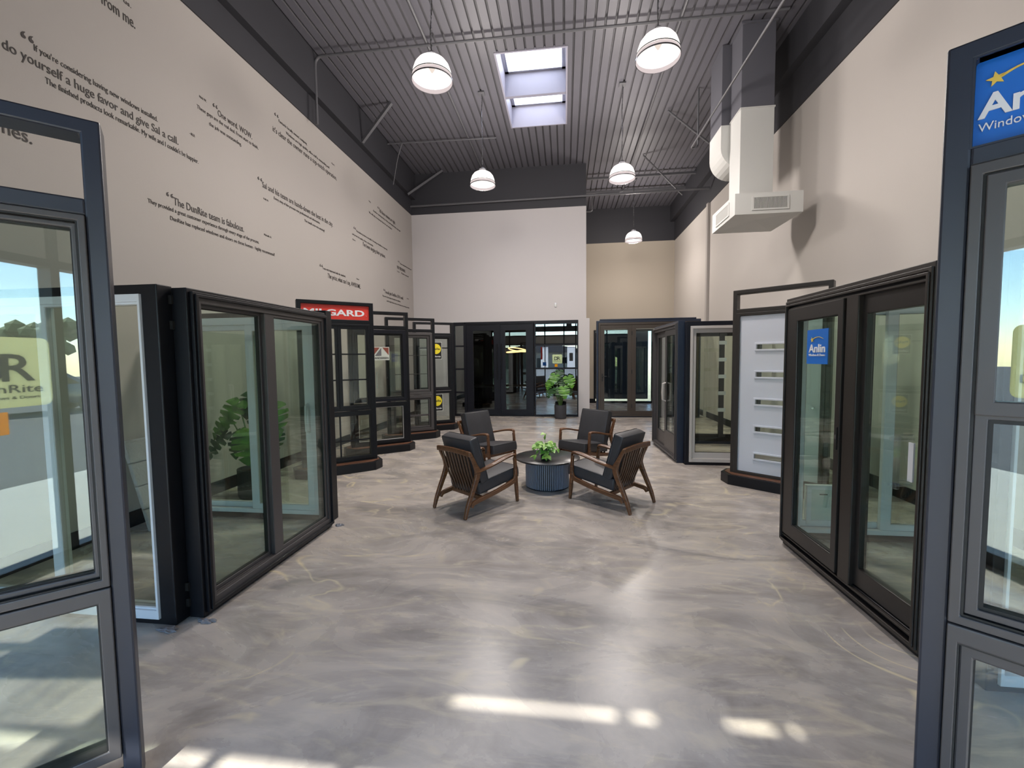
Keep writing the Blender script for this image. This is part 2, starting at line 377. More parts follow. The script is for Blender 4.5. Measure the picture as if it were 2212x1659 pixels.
# ------------------------------------------------------------------ the room
XL, XR, YP, YF, ZC, ZB = -4.15, 3.65, 11.49, 15.0, 6.59, 5.52
YS = -1.0     # storefront
def room():
    struct(MB().box(XL-.2, XR+.2, YS-.1, YF+.2, -.12, 0), 'floor', M['floor'])
    # walls: pale below, charcoal above the band line
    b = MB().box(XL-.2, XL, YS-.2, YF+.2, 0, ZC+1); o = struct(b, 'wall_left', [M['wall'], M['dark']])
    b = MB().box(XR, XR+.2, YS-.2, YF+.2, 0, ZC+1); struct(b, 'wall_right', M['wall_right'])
    struct(MB().box(XL+.001, XL+.02, YS, YP, ZB, ZC), 'trim_1', M['dark'])
    struct(MB().box(XL+.02, XL+.13, YS, YP, 5.92, ZC), 'trim_2', M['dark'])
    struct(MB().box(XR-.02, XR-.001, YS, YF, 5.44, ZC), 'trim_3', M['dark'])
    struct(MB().box(XR-.16, XR-.02, YS, YF, 6.05, ZC), 'trim_4', M['dark'])
    # partition with openings for the doors
    pb = MB(); y0, y1 = YP, YP+.16
    pb.box(XL, -3.03, y0, y1, 0, 2.58); pb.box(XL, .57, y0, y1, 2.58, ZB); pb.box(.36, .57, y0, y1, 0, 2.58)
    struct(pb, 'wall_back', M['wall_white'])
    struct(MB().box(XL, .57, YP-.01, YP+.16, ZB, ZC+.3), 'trim_5', M['dark'])
    struct(MB().box(.57, .655, YP, YP+.16, 0, 2.62), 'trim_6', M['wall_white'])
    # alcove side of the partition, and far wall
    struct(MB().box(.41, .57, YP+.16, YF, 0, ZC), 'wall_alcove', M['wall_tan'])
    fw = MB(); fw.box(.57, 1.0, YF, YF+.15, 0, 5.45); fw.box(1.0, 3.0, YF, YF+.15, 2.52, 5.45); fw.box(3.0, XR, YF, YF+.15, 0, 5.45)
    struct(fw, 'wall_far', M['wall_tan'])
    struct(MB().box(.57, XR, YF-.01, YF+.15, 5.45, ZC+.3), 'trim_7', M['dark'])
    struct(MB().box(XR-.06, XR, 11.5, 11.62, 0, 5.44), 'trim_8', M['wall'], bevel=.004)
    # dark glazed opening in far wall
    w = tag(bpy.data.objects.new('window_3', None), kind='structure'); C.objects.link(w); w.location = (1.0, YF, 0)
    MB().ring(0, 2.0, 0, 2.52, .06, -.02, .10).build('window_frame', M['black'], w)
    MB().box(.06, 1.94, .03, .05, .06, 2.46).build('pane', M['glass_dark'], w)
    struct(MB().box(.9, 3.1, YF+1.5, YF+1.6, 0, 2.6), 'wall_behind', M['dark'])
    # baseboards
    struct(MB().box(XL, XL+.015, YS, YP, 0, .15), 'baseboard_left', M['black'], bevel=.003)
    struct(MB().box(XR-.015, XR, YS, YF, 0, .15), 'baseboard_right', M['black'], bevel=.003)
    struct(MB().box(.57, 1.0, YF-.015, YF, 0, .15), 'baseboard_far', M['black'])
    # ribbed steel roof deck, open over the skylight
    SX0, SX1, SY0, SY1 = -1.11, .04, 7.25, 9.5
    g = MB(); prd = .155; x = XL
    def strip(x0, x1, ya, yb):
        px = [x0]; prof = []
        xx = math.floor((x0-XL)/prd)*prd+XL
        while xx < x1+prd:
            for dx, z, mi in ((0, 0, 0), (.108, 0, 0), (.116, .026, 1), (.138, .026, 1), (.146, 0, 1)):
                prof.append((xx+dx, z))
            xx += prd
        prof = [(min(max(a, x0), x1), z) for a, z in prof]
        A = [g.bm.verts.new((a, ya, ZC+z)) for a, z in prof]; B = [g.bm.verts.new((a, yb, ZC+z)) for a, z in prof]
        for i in range(len(prof)-1):
            if prof[i+1][0]-prof[i][0] < 1e-6: continue
            f = g.bm.faces.new((A[i], A[i+1], B[i+1], B[i]))
            if prof[i][1] > 0 or prof[i+1][1] > 0: f.material_index = 1
    strip(XL, SX0, YS, YF); strip(SX1, XR, YS, YF); strip(SX0, SX1, YS, SY0); strip(SX0, SX1, SY1, YF)
    c = struct(g, 'ceiling', [M['deck'], M['deckgap']])
    # roof slab above, with the same hole
    r = MB(); z0, z1 = ZC+.08, ZC+.3
    e = .04; r.box(XL-.2, SX0-e, YS-.2, YF+.2, z0, z1); r.box(SX1+e, XR+.2, YS-.2, YF+.2, z0, z1); r.box(SX0-e, SX1+e, YS-.2, SY0-e, z0, z1); r.box(SX0-e, SX1+e, SY1+e, YF+.2, z0, z1)
    struct(r, 'ceiling_slab', M['dark'])
    # skylight
    s = tag(bpy.data.objects.new('window_5', None), kind='structure'); C.objects.link(s); s.location = (0, 0, ZC)
    k = MB(); h = .50
    k.box(SX0-.03, SX0, SY0-.03, SY1+.03, -.01, h); k.box(SX1, SX1+.03, SY0-.03, SY1+.03, -.01, h)
    k.box(SX0, SX1, SY0-.03, SY0, -.01, h); k.box(SX0, SX1, SY1, SY1+.03, -.01, h)
    k.build('light_well', mat('pale_skylight_lining', (.30, .29, .35), .5), s)
    MB().box(SX0, SX1, 8.42, 8.50, 0.0, h).build('cross_beam', mat('skylight_beam', (.24, .235, .29), .5), s, bevel=.005)
    f = MB()
    for a, b in ((SY0, 8.42), (8.5, SY1)):
        f.box(SX0, SX0+.07, a, b, h-.08, h); f.box(SX1-.07, SX1, a, b, h-.08, h); f.box(SX0, SX1, a, a+.06, h-.08, h); f.box(SX0, SX1, b-.06, b, h-.08, h)
    f.build('window_frame', M['steel'], s)
    dm = MB(); rows = []
    for i in range(9):
        y = SY0-.04+(SY1-SY0+.08)*i/8
        rows.append([dm.bm.verts.new((SX0-.04+(SX1-SX0+.08)*j/8, y, h+.22*math.sin(PI*i/8)**.5*math.sin(PI*j/8)**.5)) for j in range(9)])
    for a, b in zip(rows, rows[1:]):
        for j in range(8): dm.bm.faces.new((a[j], a[j+1], b[j+1], b[j]))
    dm.build('pane', M['frosted'], s, smooth=True)
room()

# ------------------------------------------------------------------ storefront behind the viewpoint, and the outdoors
def storefront():
    zt = 3.53; y0, y1 = YS-.12, YS
    b = MB(); b.box(XL, XR, y0, y1, zt+.02, ZC+.2); struct(b, 'wall_front', M['wall'])
    f = MB()
    f.box(XL, XR, y0, y1, zt, zt+.06); f.box(XL, XR, y0, y1, 3.06, 3.35); f.box(XL, XR, y0, y1, 2.32, 2.38); f.box(XL, XR, y0, y1, 2.80, 2.86); f.box(XL, XR, y0, y1, 0, .10)
    for x in (XL+.03, -3.1, -2.0, -1.64, -1.10, -.035, .62, 1.15, 2.3, XR-.03): f.box(x-.03, x+.03, y0, y1, 0, zt)
    f.box(.10, .39, y0, y1, 3.35, zt)  # added block in the transom, leaves a gap in the sun patch
    w = tag(bpy.data.objects.new('window_4', None), kind='structure'); C.objects.link(w)
    f.build('window_frame', M['blueframe'], w)
    MB().box(XL, XR, YS-.07, YS-.062, .10, zt).build('pane', M['glass_clear'], w)
    MB().box(XL, XR, YS-.06, YS-.03, 2.38, 2.80).build('spandrel_panel', M['wall'], w)
    g = 'posters hung on the storefront glass'
    def poster(x0, x1, z0, z1, label):
        t = thing('poster', (x0, YS+.02, z0), 0, label, 'poster', g)
        MB().box(0, x1-x0, 0, .004, 0, z1-z0).build('sheet', M['poster'], t); return t, x1-x0, z1-z0
    t, w_, h_ = poster(-1.33, -.92, 1.05, 2.2, 'white poster with a red stripe hung on the storefront glass')
    MB().box(0, .09, .004, .006, .45, h_).build('stripe', M['red'], t); MB().box(.1, .3, .004, .006, .1, .3).build('picture', M['anlin'], t)
    t, w_, h_ = poster(.14, .58, 1.05, 2.2, 'white poster with dark picture near the storefront door')
    MB().box(.12, .32, .004, .006, .35, .8).build('picture', M['greyletter'], t)
    # cream sign board facing the street
    s = thing('window_sign', (-.68, YS+.03, 1.27), 0, 'cream rounded shop sign board with large letters hung on storefront glass', 'sign')
    W, Hh, r = .54, .50, .05
    pts = []
    for cx, cz, a0 in ((W-r, r, -90), (W-r, Hh-r, 0), (r, Hh-r, 90), (r, r, 180)):
        for k in range(5): a = math.radians(a0+k*22.5); pts.append((cx+r*math.cos(a), cz+r*math.sin(a)))
    MB().prism(pts, 0, .012).build('board', M['signcream'], s)
    for bk, y in ((False, -.002), (False, .014)):
        text_mesh('letter_d', 'D', M['navyletter'], s, .10, .28, y, .19, .20, bold=.01)
        text_mesh('letter_r', 'R', M['greyletter'], s, .25, .44, y+.001, .19, .20, bold=.01)
        text_mesh('name_text', 'DunRite', M['greyletter'], s, .06, .48, y, .105, .06)
        text_mesh('subtitle_text', 'Windows & Doors', M['greyletter'], s, .10, .46, y, .06, .022)
    s2 = thing('orange_sticker', (-.56, YS+.02, 1.08), 0, 'small orange square notice below the cream sign', 'sticker')
    MB().box(0, .16, 0, .004, 0, .16).build('sheet', M['orange'], s2)
    # added slabs outside, cut to block sun and shape the floor patches
    for pts, side in (([(-6, -1.13), (-.74, -1.13), (-.96, -1.50), (-6, -1.50)], 'left'), ([(.66, -1.13), (6, -1.13), (6, -2.0), (-.12, -2.0), (-.12, -1.44), (.66, -1.44)], 'right')):
        o = MB().prism(pts, 3.70, 3.80, axis='z').build('canopy', M['blueframe'])
        tag(o, 'dark flat canopy over the storefront, %s of the door' % side, 'canopy', 'canopies outside the storefront')
    struct(MB().box(-30, 30, -4.2, YS-.1, -.15, -.02), 'trim_9', M['concrete'])
    struct(MB().box(-60, 60, -60, -4.2, -.25, -.14), 'ground', M['asphalt'])
    # parked cars, houses, trees across the lot
    def car(x, y, rz, label, m):
        t = thing('car', (x, y, -.14), rz, label, 'car', 'cars parked across the lot')
        prof = [(-2.2,.35),(-2.25,.75),(-1.6,.95),(-.9,1.42),(.7,1.45),(1.4,1.0),(2.1,.85),(2.25,.5),(2.2,.3)]
        MB().prism(prof, -.85, .85).build('body', m, t, bevel=.06, seg=3)
        MB().prism([(-1.35,.98),(-.82,1.36),(.62,1.38),(1.15,1.0)], -.862, .862).build('windows', M['carglass'], t)
        for wx in (-1.4, 1.4):
            for wy in (-.8, .8):
                k = MB(); k.tube([(wx, wy-.1, .33), (wx, wy+.1, .33)], .33, 20); k.build('wheel', M['rubber'], t)
        MB().box(2.2, 2.27, -.7, -.4, .6, .72).build('headlight', M['steel'], t)
    car(9.5, -15.5, .3, 'dark parked car seen in the window reflections', M['car'])
    car(-8.5, -16, 0, 'silver parked car seen in the right hand reflections', mat('silver_paint', (.4,.4,.42), .25, metal=.6))
    def house(x, y, w, d, h, label):
        t = thing('house', (x, y, -.14), 0, label, 'house', 'houses beyond the lot')
        t.scale = (1.25, 1, .82)
        MB().box(-w/2, w/2, -d/2, d/2, 0, h).build('walls', M['house'], t)
        MB().prism([(-w/2-.5, h), (0, h+2.2), (w/2+.5, h)], -d/2-.4, d/2+.4).build('roof', M['roof'], t)
        for k in (-1, 1): MB().box(k*w*.25-.6, k*w*.25+.6, d/2, d/2+.05, 1, 2.2).build('window', M['carglass'], t)
        MB().box(-.5, .5, d/2, d/2+.06, 0, 2.1).build('door', M['espresso'], t)
    house(17, -52, 12, 9, 3.2, 'tan gabled house across the street, right hand one')
    house(-4, -53, 14, 9, 3.2, 'tan gabled house across the street, middle one')
    house(-27, -52, 13, 9, 3.2, 'tan gabled house across the street, left hand one')
    def tree(x, y, h, label):
        t = thing('tree', (x, y, -.14), 0, label, 'tree', 'trees beyond the lot')
        MB().tube([(0,0,0),(0.1,0,h*.5),(0,.1,h*.7)], [.25,.18,.1]).build('trunk', M['bark'], t)
        b = MB()
        for k in range(24):
            p = Vector((random.gauss(0,1)*h*.18, random.gauss(0,1)*h*.18, h*.72+random.gauss(0,1)*h*.12))
            bmesh.ops.create_icosphere(b.bm, subdivisions=1, radius=h*random.uniform(.09,.16), matrix=Matrix.Translation(p))
        b.build('crown', M['treeleaf'], t)
    tree(7.2, -46, 5, 'leafy tree between the two right hand houses'); tree(-16, -44, 5, 'leafy tree between the two left hand houses')
    tree(32, -46, 6, 'leafy tree beyond the right hand house')
storefront()

# ------------------------------------------------------------------ office front: doors and windows in the partition
def office():
    def door(name, x0, x1, hx):
        t = tag(bpy.data.objects.new(name, None), kind='structure'); C.objects.link(t); t.location = (x0, YP, 0)
        W = x1-x0
        MB().ring(0, W, .01, 2.53, .02, -.01, .12).build('door_frame', M['blueframe'], t)
        MB().ring(.02, W-.02, .02, 2.51, (.19,.14,.17,.17) if hx > .5 else (.14,.19,.17,.17), .01, .06).build('door_leaf', M['blueframe'], t, bevel=.004)
        l, r = ((.21,.16) if hx > .5 else (.16,.21))
        MB().box(l-.01, W-r+.01, .03, .045, .18, 2.35).build('pane', M['glass_dark'], t)
        hxx = W-.06 if hx > .5 else .06
        h = MB(); h.tube([(hxx, -.05, 1.02), (hxx, -.05, 1.98)], .014, 12)
        for z in (1.1, 1.9): h.tube([(hxx, -.05, z), (hxx, .01, z)], .009, 8)
        h.build('door_handle', M['black'], t)
    door('door_1', -2.70, -1.76, 1); door('door_2', -1.76, -.83, 0)
    def litewin(name, x0, x1, gm):
        t = tag(bpy.data.objects.new(name, None), kind='structure'); C.objects.link(t); t.location = (x0, YP, 0); W = x1-x0
        MB().ring(0, W, 0, 2.54, (.03,.03,.05,.05), -.015, .12).build('window_frame', M['blueframe'], t)
        b = MB()
        for z in (.66, 1.30, 1.93): b.box(.03, W-.03, .015, .07, z-.022, z+.022)
        b.build('glazing_bars', M['blueframe'], t)
        MB().box(.03, W-.03, .035, .05, .05, 2.49).build('pane', gm, t)
    litewin('window_1', -.81, .36, M['glass_mirror']); litewin('window_2', -3.03, -2.72, M['glass_mirror'])
    struct(MB().box(-2.73, -2.69, YP-.012, YP+.13, 0, 2.58), 'trim_10', M['blueframe'])
    struct(MB().box(-3.03, .36, YP-.012, YP+.13, 2.535, 2.58), 'trim_11', M['blueframe'])
    # the room behind
    struct(MB().box(XL, .41, YP+3.3, YP+3.4, 0, 3), 'wall_office', M['dark'])
    struct(MB().box(XL, .41, YP+.16, YP+3.4, 2.9, 3), 'ceiling_office', M['dark'])
    # ring chandelier
    t = thing('ring_chandelier', (-1.45, 13.3, 1.80), 0, 'twisted glowing LED ring chandelier hanging behind the office door glass', 'light')
    for k, (tilt, r, z) in enumerate([(.07, .36, 0), (-.15, .30, .05)]):
        pts = [(r*math.cos(a), r*math.sin(a)*.8, z+r*math.sin(a)*tilt+r*math.cos(a)*tilt) for a in [2*PI*i/40 for i in range(41)]]
        MB().tube(pts, .016, 8, cap=False).build('led_ring', M['led'], t)
    MB().tube([(0,0,.02),(0,0,1.08)], .005, 6).build('cable', M['black'], t)
    MB().lathe([(.06,1.07),(.06,1.10)], 16).build('canopy', M['black'], t)
    # conference table and chair silhouettes in the dark room
    t = thing('conference_table', (-1.9, 13.2, 0), 0, 'dark conference table standing behind the office doors', 'table')
    MB().box(-1.0, 1.0, -.5, .5, .70, .74).build('tabletop', M['espresso'], t, bevel=.01)
    for x in (-.8, .8): MB().box(x-.04, x+.04, -.35, .35, 0, .70).build('leg', M['black'], t)
    t = thing('motion_sensor', (-.236, YP, 2.93), 0, 'small white sensor box on the pale wall above the office window', 'sensor')
    MB().box(-.028, .028, -.03, 0, 0, .11).build('housing', M['white'], t, bevel=.008, seg=3)
    MB().box(-.018, .018, -.034, -.028, .02, .06).build('lens', M['cream'], t)
office()

# ------------------------------------------------------------------ wall lettering
def quotes():
    Q = []
    def quote(label, parts):
        ys = min(p[2] for p in parts); zs = min(p[4] for p in parts)
        t = thing('wall_quote', (XL+.003, ys, zs), PI/2, label, 'wall lettering')
        for kind, s, a, b, z, h in parts:
            text_mesh(kind, s, M['wallletter'], t, a-ys, b-ys, 0, z-zs, h, ext=.001, bold=.004 if h > .06 else .0)
    q, T, N = 'quotation_mark', 'text_line', 'name_line'
    quote('wall lettering ending from me, at the very top of the left wall', [(T,'from me.',3.57,3.88,4.83,.105),(T,'us.',3.78,3.85,5.0,.045)])
    quote('wall lettering ending ames, seen through the transom opening of the nearest left window display', [(T,'ames.',2.70,2.97,3.30,.105)])
    quote('largest wall quote, asking readers to do yourself a huge favor', [(q,'“',2.95,3.03,4.00,.16),(T,"If you're considering having new windows installed.",3.03,4.06,4.05,.052),
        (T,'do yourself a huge favor and give Sal a call.',2.83,4.29,3.93,.080),(T,"The finished products look remarkable. My wife and I couldn't be happier.",3.09,4.54,3.84,.052),(N,'- RLR',4.44,4.51,4.12,.028)])
    quote('wall quote reading One word. WOW.', [(N,'Nick W.',4.60,4.70,4.61,.028),(q,'“',4.79,4.86,4.54,.13),(T,'One word. WOW.',4.86,5.43,4.55,.075),
        (T,'These guys are the real deal. From start to finish,',4.56,5.54,4.47,.045),(T,'the job was outstanding.',4.72,5.23,4.365,.045)])
    quote('wall quote about a top-notch operation, below the dark upper band', [(q,'“',5.91,6.0,5.05,.13),(T,'Fantastic locally owned company.',6.0,6.7,5.08,.042),(T,'Windows are high quality, office staff is outstanding and',6.16,7.35,4.99,.042),
        (T,"it's clear the owner runs a top-notch operation.",5.86,7.59,4.88,.078),(N,'- Mary C.',7.42,7.54,5.115,.025)])
    quote('wall quote reading Sal and his team are hands-down the best in the city', [(q,'“',5.50,5.59,3.98,.13),(T,'Sal and his team are hands-down the best in the city.',5.59,7.40,3.99,.082),
        (T,'Every step of the process was professional and informative.',5.82,6.99,3.91,.040),(T,'The install crew was amazing!',6.54,7.12,3.82,.040),(N,'Holly N.',5.60,5.70,3.83,.025)])
    quote('wall quote reading The DunRite team is fabulous', [(q,'“',4.11,4.19,3.25,.13),(T,'The DunRite team is fabulous.',4.19,5.20,3.265,.085),
        (T,'They provided a great customer experience through every stage of the process.',3.90,5.47,3.185,.045),(T,'DunRite has replaced windows and doors on three homes - highly recommend!',4.14,5.78,3.09,.045),(N,'Michelle A.',5.58,5.73,3.33,.028)])
    quote('small wall quote highest near the far left corner', [(q,'“',9.33,9.42,4.9,.13),(T,'All those reviews are right.',9.42,10.33,4.92,.085),(T,'Another amazing thing is they stand behind their work and',9.09,10.64,4.83,.042),(T,'We will only recommend them for our windows',8.88,10.10,4.725,.042),(N,'Gary',8.89,8.99,4.97,.028)])
    quote("wall quote ending I've been singing their praises", [(q,'“',8.18,8.27,4.11,.13),(T,'The finished product is incredible. The timing of installation is important,',8.28,9.80,4.16,.038),(T,'and proves the quality of their craftsmanship.',8.11,9.04,4.055,.038),
        (T,"I've been singing their praises.",8.56,9.67,3.95,.085),(N,'Steve',8.12,8.24,3.955,.028)])
    quote('wall quote about the price being awesome, lowest on the left wall above the red sign', [(q,'“',6.93,7.02,3.11,.13),(T,'I was very impressed with the windows.',7.02,7.80,3.16,.042),(T,'The price, what can I say, AWESOME.',7.17,8.39,3.04,.085),(N,'Robert',8.23,8.34,3.205,.025)])
    quote('small wall quote reading very personable beside the far left corner', [(q,'“',10.44,10.53,3.96,.12),(T,'They are professional and courteous and',10.56,11.37,4.01,.038),(T,'VERY PERSONABLE.',10.36,10.93,3.86,.075),(T,'Would recommend',10.64,11.15,3.78,.038),(N,'Linda',10.37,10.52,3.78,.025)])
    quote('wall quote about giving a 20 if possible, just above the rearmost window displays', [(q,'“',9.51,9.60,3.10,.13),(T,'I would give DunRite a 20 if I could.',9.60,10.73,3.13,.080),(T,'They were very thorough and detailed in the installation',9.45,10.53,3.04,.038),(T,'and brought clean crews to our house every morning, on time',9.68,11.14,2.95,.038),(N,'Ed M.',10.99,11.13,3.185,.025)])
quotes()

# ------------------------------------------------------------------ window and door displays
def pane(parent, x0, x1, z0, z1, y, m, th=.012, name='glass_pane'):
    return MB().box(x0, x1, y, y+th, z0, z1).build(name, m, parent)
def grille(parent, x0, x1, z0, z1, xs, zs, m, y=.03, w=.02, d=.025):
    b = MB()
    for x in xs: b.box(x-w/2, x+w/2, y, y+d, z0, z1)
    for z in zs: b.box(x0, x1, y, y+d, z-w/2, z+w/2)
    return b.build('glazing_bars', m, parent, bevel=.002)
def base(t, L, H=.12, pr=.17, back=.30, ext=.10):
    """low plinth with clipped corners and a wooden top"""
    a = -ext; b = L+ext-.04; f = -pr; k = back; c = .13
    pts = [(a+c, f), (b-c, f), (b, f+c), (b, k-c), (b-c, k), (a+c, k), (a, k-c), (a, f+c)]
    p = MB().prism(pts, 0, H, axis='z').build('plinth', M['black'], t, bevel=.004)
    s = .035
    pts2 = [(x+(s if x < L/2 else -s)*(1 if True else 0), y+(s if y < .06 else -s)) for x, y in pts]
    MB().prism(pts2, H-.004, H+.006, axis='z').build('plinth_top', M['deckwood'], t)
def header(t, L, zb, zt, post=.055, D=.11, bottom=.12, m='black', rail=.06):
    """one black carcass: two posts, top rail, rail under the transom opening, sill"""
    b = MB()
    b.ring(0, L, bottom, zt, (post, post, .05, .03), 0, D); b.box(post-.002, L-post+.002, .001, D-.001, zb-rail, zb)
    return b.build('frame', M[m], t, bevel=.006)
def insert(t, x0, x1, z0, z1, fm, w, gm, y=.0, name='window_unit', sash=None, sm=None, panes=None, outer_lip=True, glazed=True):
    """a window unit: moulded outer ring, optional sash ring inside, pane. returns the unit"""
    u = MB().ring(x0, x1, z0, z1, w, y, y+.085).build(name, fm, t, bevel=.004)
    i = w if isinstance(w, tuple) else (w,)*4
    xa, xb, za, zb = x0+i[0], x1-i[1], z0+i[3], z1-i[2]
    MB().ring(xa-.004, xa+.999*(xb-xa)+.004, za-.004, zb+.004, .008, y+.004, y+.07).build('gasket', M['gasket'], u)
    if sash:
        s = MB().ring(xa+.004, xb-.004, za+.004, zb-.004, sash, y+.018, y+.07).build('sash', sm or fm, u, bevel=.005)
        j = sash if isinstance(sash, tuple) else (sash,)*4
        xa += j[0]; xb -= j[1]; za += j[3]; zb -= j[2]
        MB().ring(xa-.002, xb+.002, za-.002, zb+.002, .010, y+.030, y+.062).build('gasket', M['gasket'], u)
    if glazed: pane(u, xa-.003, xb+.003, za-.003, zb+.003, y+.040, gm)
    return u, (xa, xb, za, zb)
G4 = 'window displays on plinths along the left wall'
def disp(name, P1, ang, L, label, cat, group=None):
    """P1 = right front corner on the floor"""
    a = math.radians(ang); return thing(name, (P1[0]-L*math.cos(a), P1[1]-L*math.sin(a), 0), a, label, cat, group)

def left_row():
    # red sign display
    L = 1.0; t = disp('window_display', (-2.75, 5.93), 39, L, 'black window display with a red sign in its header, first of the left row', 'window display', G4)
    base(t, L); header(t, L, 2.15, 2.40)
    s = MB().box(.045, L-.045, .03, .05, 2.145, 2.355).build('header_sign', M['red'], t); s['label'] = 'red header sign with white capitals'
    text_mesh('sign_text', 'MILGARD', M['signwhite'], s, .09, .88, .028, 2.205, .085, bold=.03)
    MB().lathe([(.007, 0), (.007, .003)], 10).build('sign_dot', M['signwhite'], s, loc=(.905, .027, 2.21))
    u, r = insert(t, .055, L-.055, .86, 2.09, M['black'], (.03,.03,.03,.03), M['glass_light'], y=-.012, glazed=False)
    for a, b in ((.085, .50), (.50, .915)):
        s1 = MB().ring(a, b, .89, 2.06, (.05 if a < .3 else .05, .035, .04, .04), -.002, .06).build('sash', M['black'], t, bevel=.004)
        pane(s1, a+.045, b-.03, .925, 2.025, .03, M['glass_light']); grille(s1, a+.045, b-.03, .925, 2.025, [], [1.30, 1.665], M['black'], y=.014)
    u, r = insert(t, .055, L-.055, .15, .85, M['black'], (.03,.035,.06,.05), M['glass_light'], y=-.012)
    grille(u, r[0], r[1], r[2], r[3], [.50], [.43], M['black'], y=.012)
    # open transom display with the folded-colour sticker
    t = disp('window_display', (-2.71, 7.21), 37, L, 'black window display with red and green triangle sticker, second of the left row', 'window display', G4)
    base(t, L); header(t, L, 2.16, 2.40)
    u, r = insert(t, .055, L-.055, .87, 2.09, M['blueframe'], (.055,.055,.065,.05), M['glass_light'], y=-.02, sash=(.03,.025,.02,.02), sm=M['black'])
    x0, x1, z0, z1 = .40, .66, 1.575, 1.80
    k = MB().box(x0, x1, .000, .004, z0, z1).build('sticker', M['cream'], u); k['label'] = 'pale sticker with red and green mountain triangles'
    MB().prism([(x0+.01, z1-.012), (x0+.10, z1-.012), (x0+.01, z0+.10)], -.003, 0).build('triangle', M['andred'], k)
    MB().prism([(x0+.02, z0+.075), (x0+.125, z1-.015), (x0+.125, z0+.075)], -.003, 0).build('triangle', M['greyletter'], k)
    MB().prism([(x0+.145, z1-.012), (x1-.012, z1-.012), (x1-.012, z0+.085)], -.003, 0).build('triangle', M['andred'], k)
    text_mesh('sticker_text', 'ANDERSEN', M['wallletter'], k, x0+.012, x1-.015, -.002, z0+.022, .032, bold=.01)
    h = MB(); h.tube([(.43, -.035, 1.10), (.43, -.035, 1.38)], .009, 8)
    for z in (1.13, 1.35): h.tube([(.43, -.035, z), (.43, .02, z)], .008, 8)
    h.build('handle', M['acrylic'], u)
    u, r = insert(t, .055, L-.055, .15, .85, M['black'], (.06,.065,.07,.05), M['glass_light'], y=-.02, sash=.012, sm=M['almond'])
    # third: grey brown casement over slider
    t = disp('window_display', (-2.60, 8.39), 34, .97, 'window display with brown grey casement over a small window, third of the left row', 'window display', G4)
    L = .97; base(t, L); header(t, L, 2.18, 2.40)
    u, r = insert(t, .06, L-.06, .88, 2.11, M['bronze'], (.05,.05,.05,.05), M['glass_grey'], y=-.015, sash=.045)
    grille(u, r[0], r[1], r[2], r[3], [], [1.29, 1.66], M['espresso'], y=.028, w=.012)
    u, r = insert(t, .06, L-.06, .15, .87, M['bronze'], (.06,.06,.06,.06), M['glass_grey'], y=-.015, sash=.03)
    grille(u, r[0], r[1], r[2], r[3], [], [.46], M['bronze'], y=.012, w=.035)
    # fourth: yellow stickers
    t = disp('window_display', (-2.49, 9.44), 32, .90, 'window display with yellow round stickers on its two panes, fourth of the left row', 'window display', G4)
    L = .90; base(t, L); header(t, L, 2.16, 2.40)
    u, r = insert(t, .06, L-.06, .88, 2.11, M['black'], (.04,.05,.05,.05), M['glass_grey'], y=-.012, sash=.02)
    grille(u, r[0], r[1], r[2], r[3], [], [1.83], M['black'], y=.028, w=.022)
    def stick(par, x0, z0, w, h):
        k = MB().box(x0, x0+w, .0, .004, z0, z0+h).build('sticker', M['signblack'], par); k['label'] = 'black sticker with yellow disc'
        MB().ring(x0, x0+w, z0, z0+h, .008, -.002, .004).build('border', M['cream'], k)
        d = MB(); d.lathe([(w*.42, 0), (w*.42, .004)], 28); o = d.build('disc', M['yellow'], k, loc=(x0+w*.5, -.001, z0+h*.60)); o.rotation_euler = (PI/2, 0, 0)
        text_mesh('sticker_text', 'Pella', M['signblack'], k, x0+w*.18, x0+w*.84, -.006, z0+h*.55, h*.13, bold=.01)
        text_mesh('sticker_text', 'California', M['signwhite'], k, x0+w*.12, x0+w*.88, -.003, z0+h*.12, h*.10, bold=.01)
    stick(u, .35, 1.58, .27, .38)
    u, r = insert(t, .06, L-.06, .15, .87, M['black'], (.05,.05,.05,.05), M['glass_grey'], y=-.012)
    stick(u, .35, .42, .27, .38)
left_row()

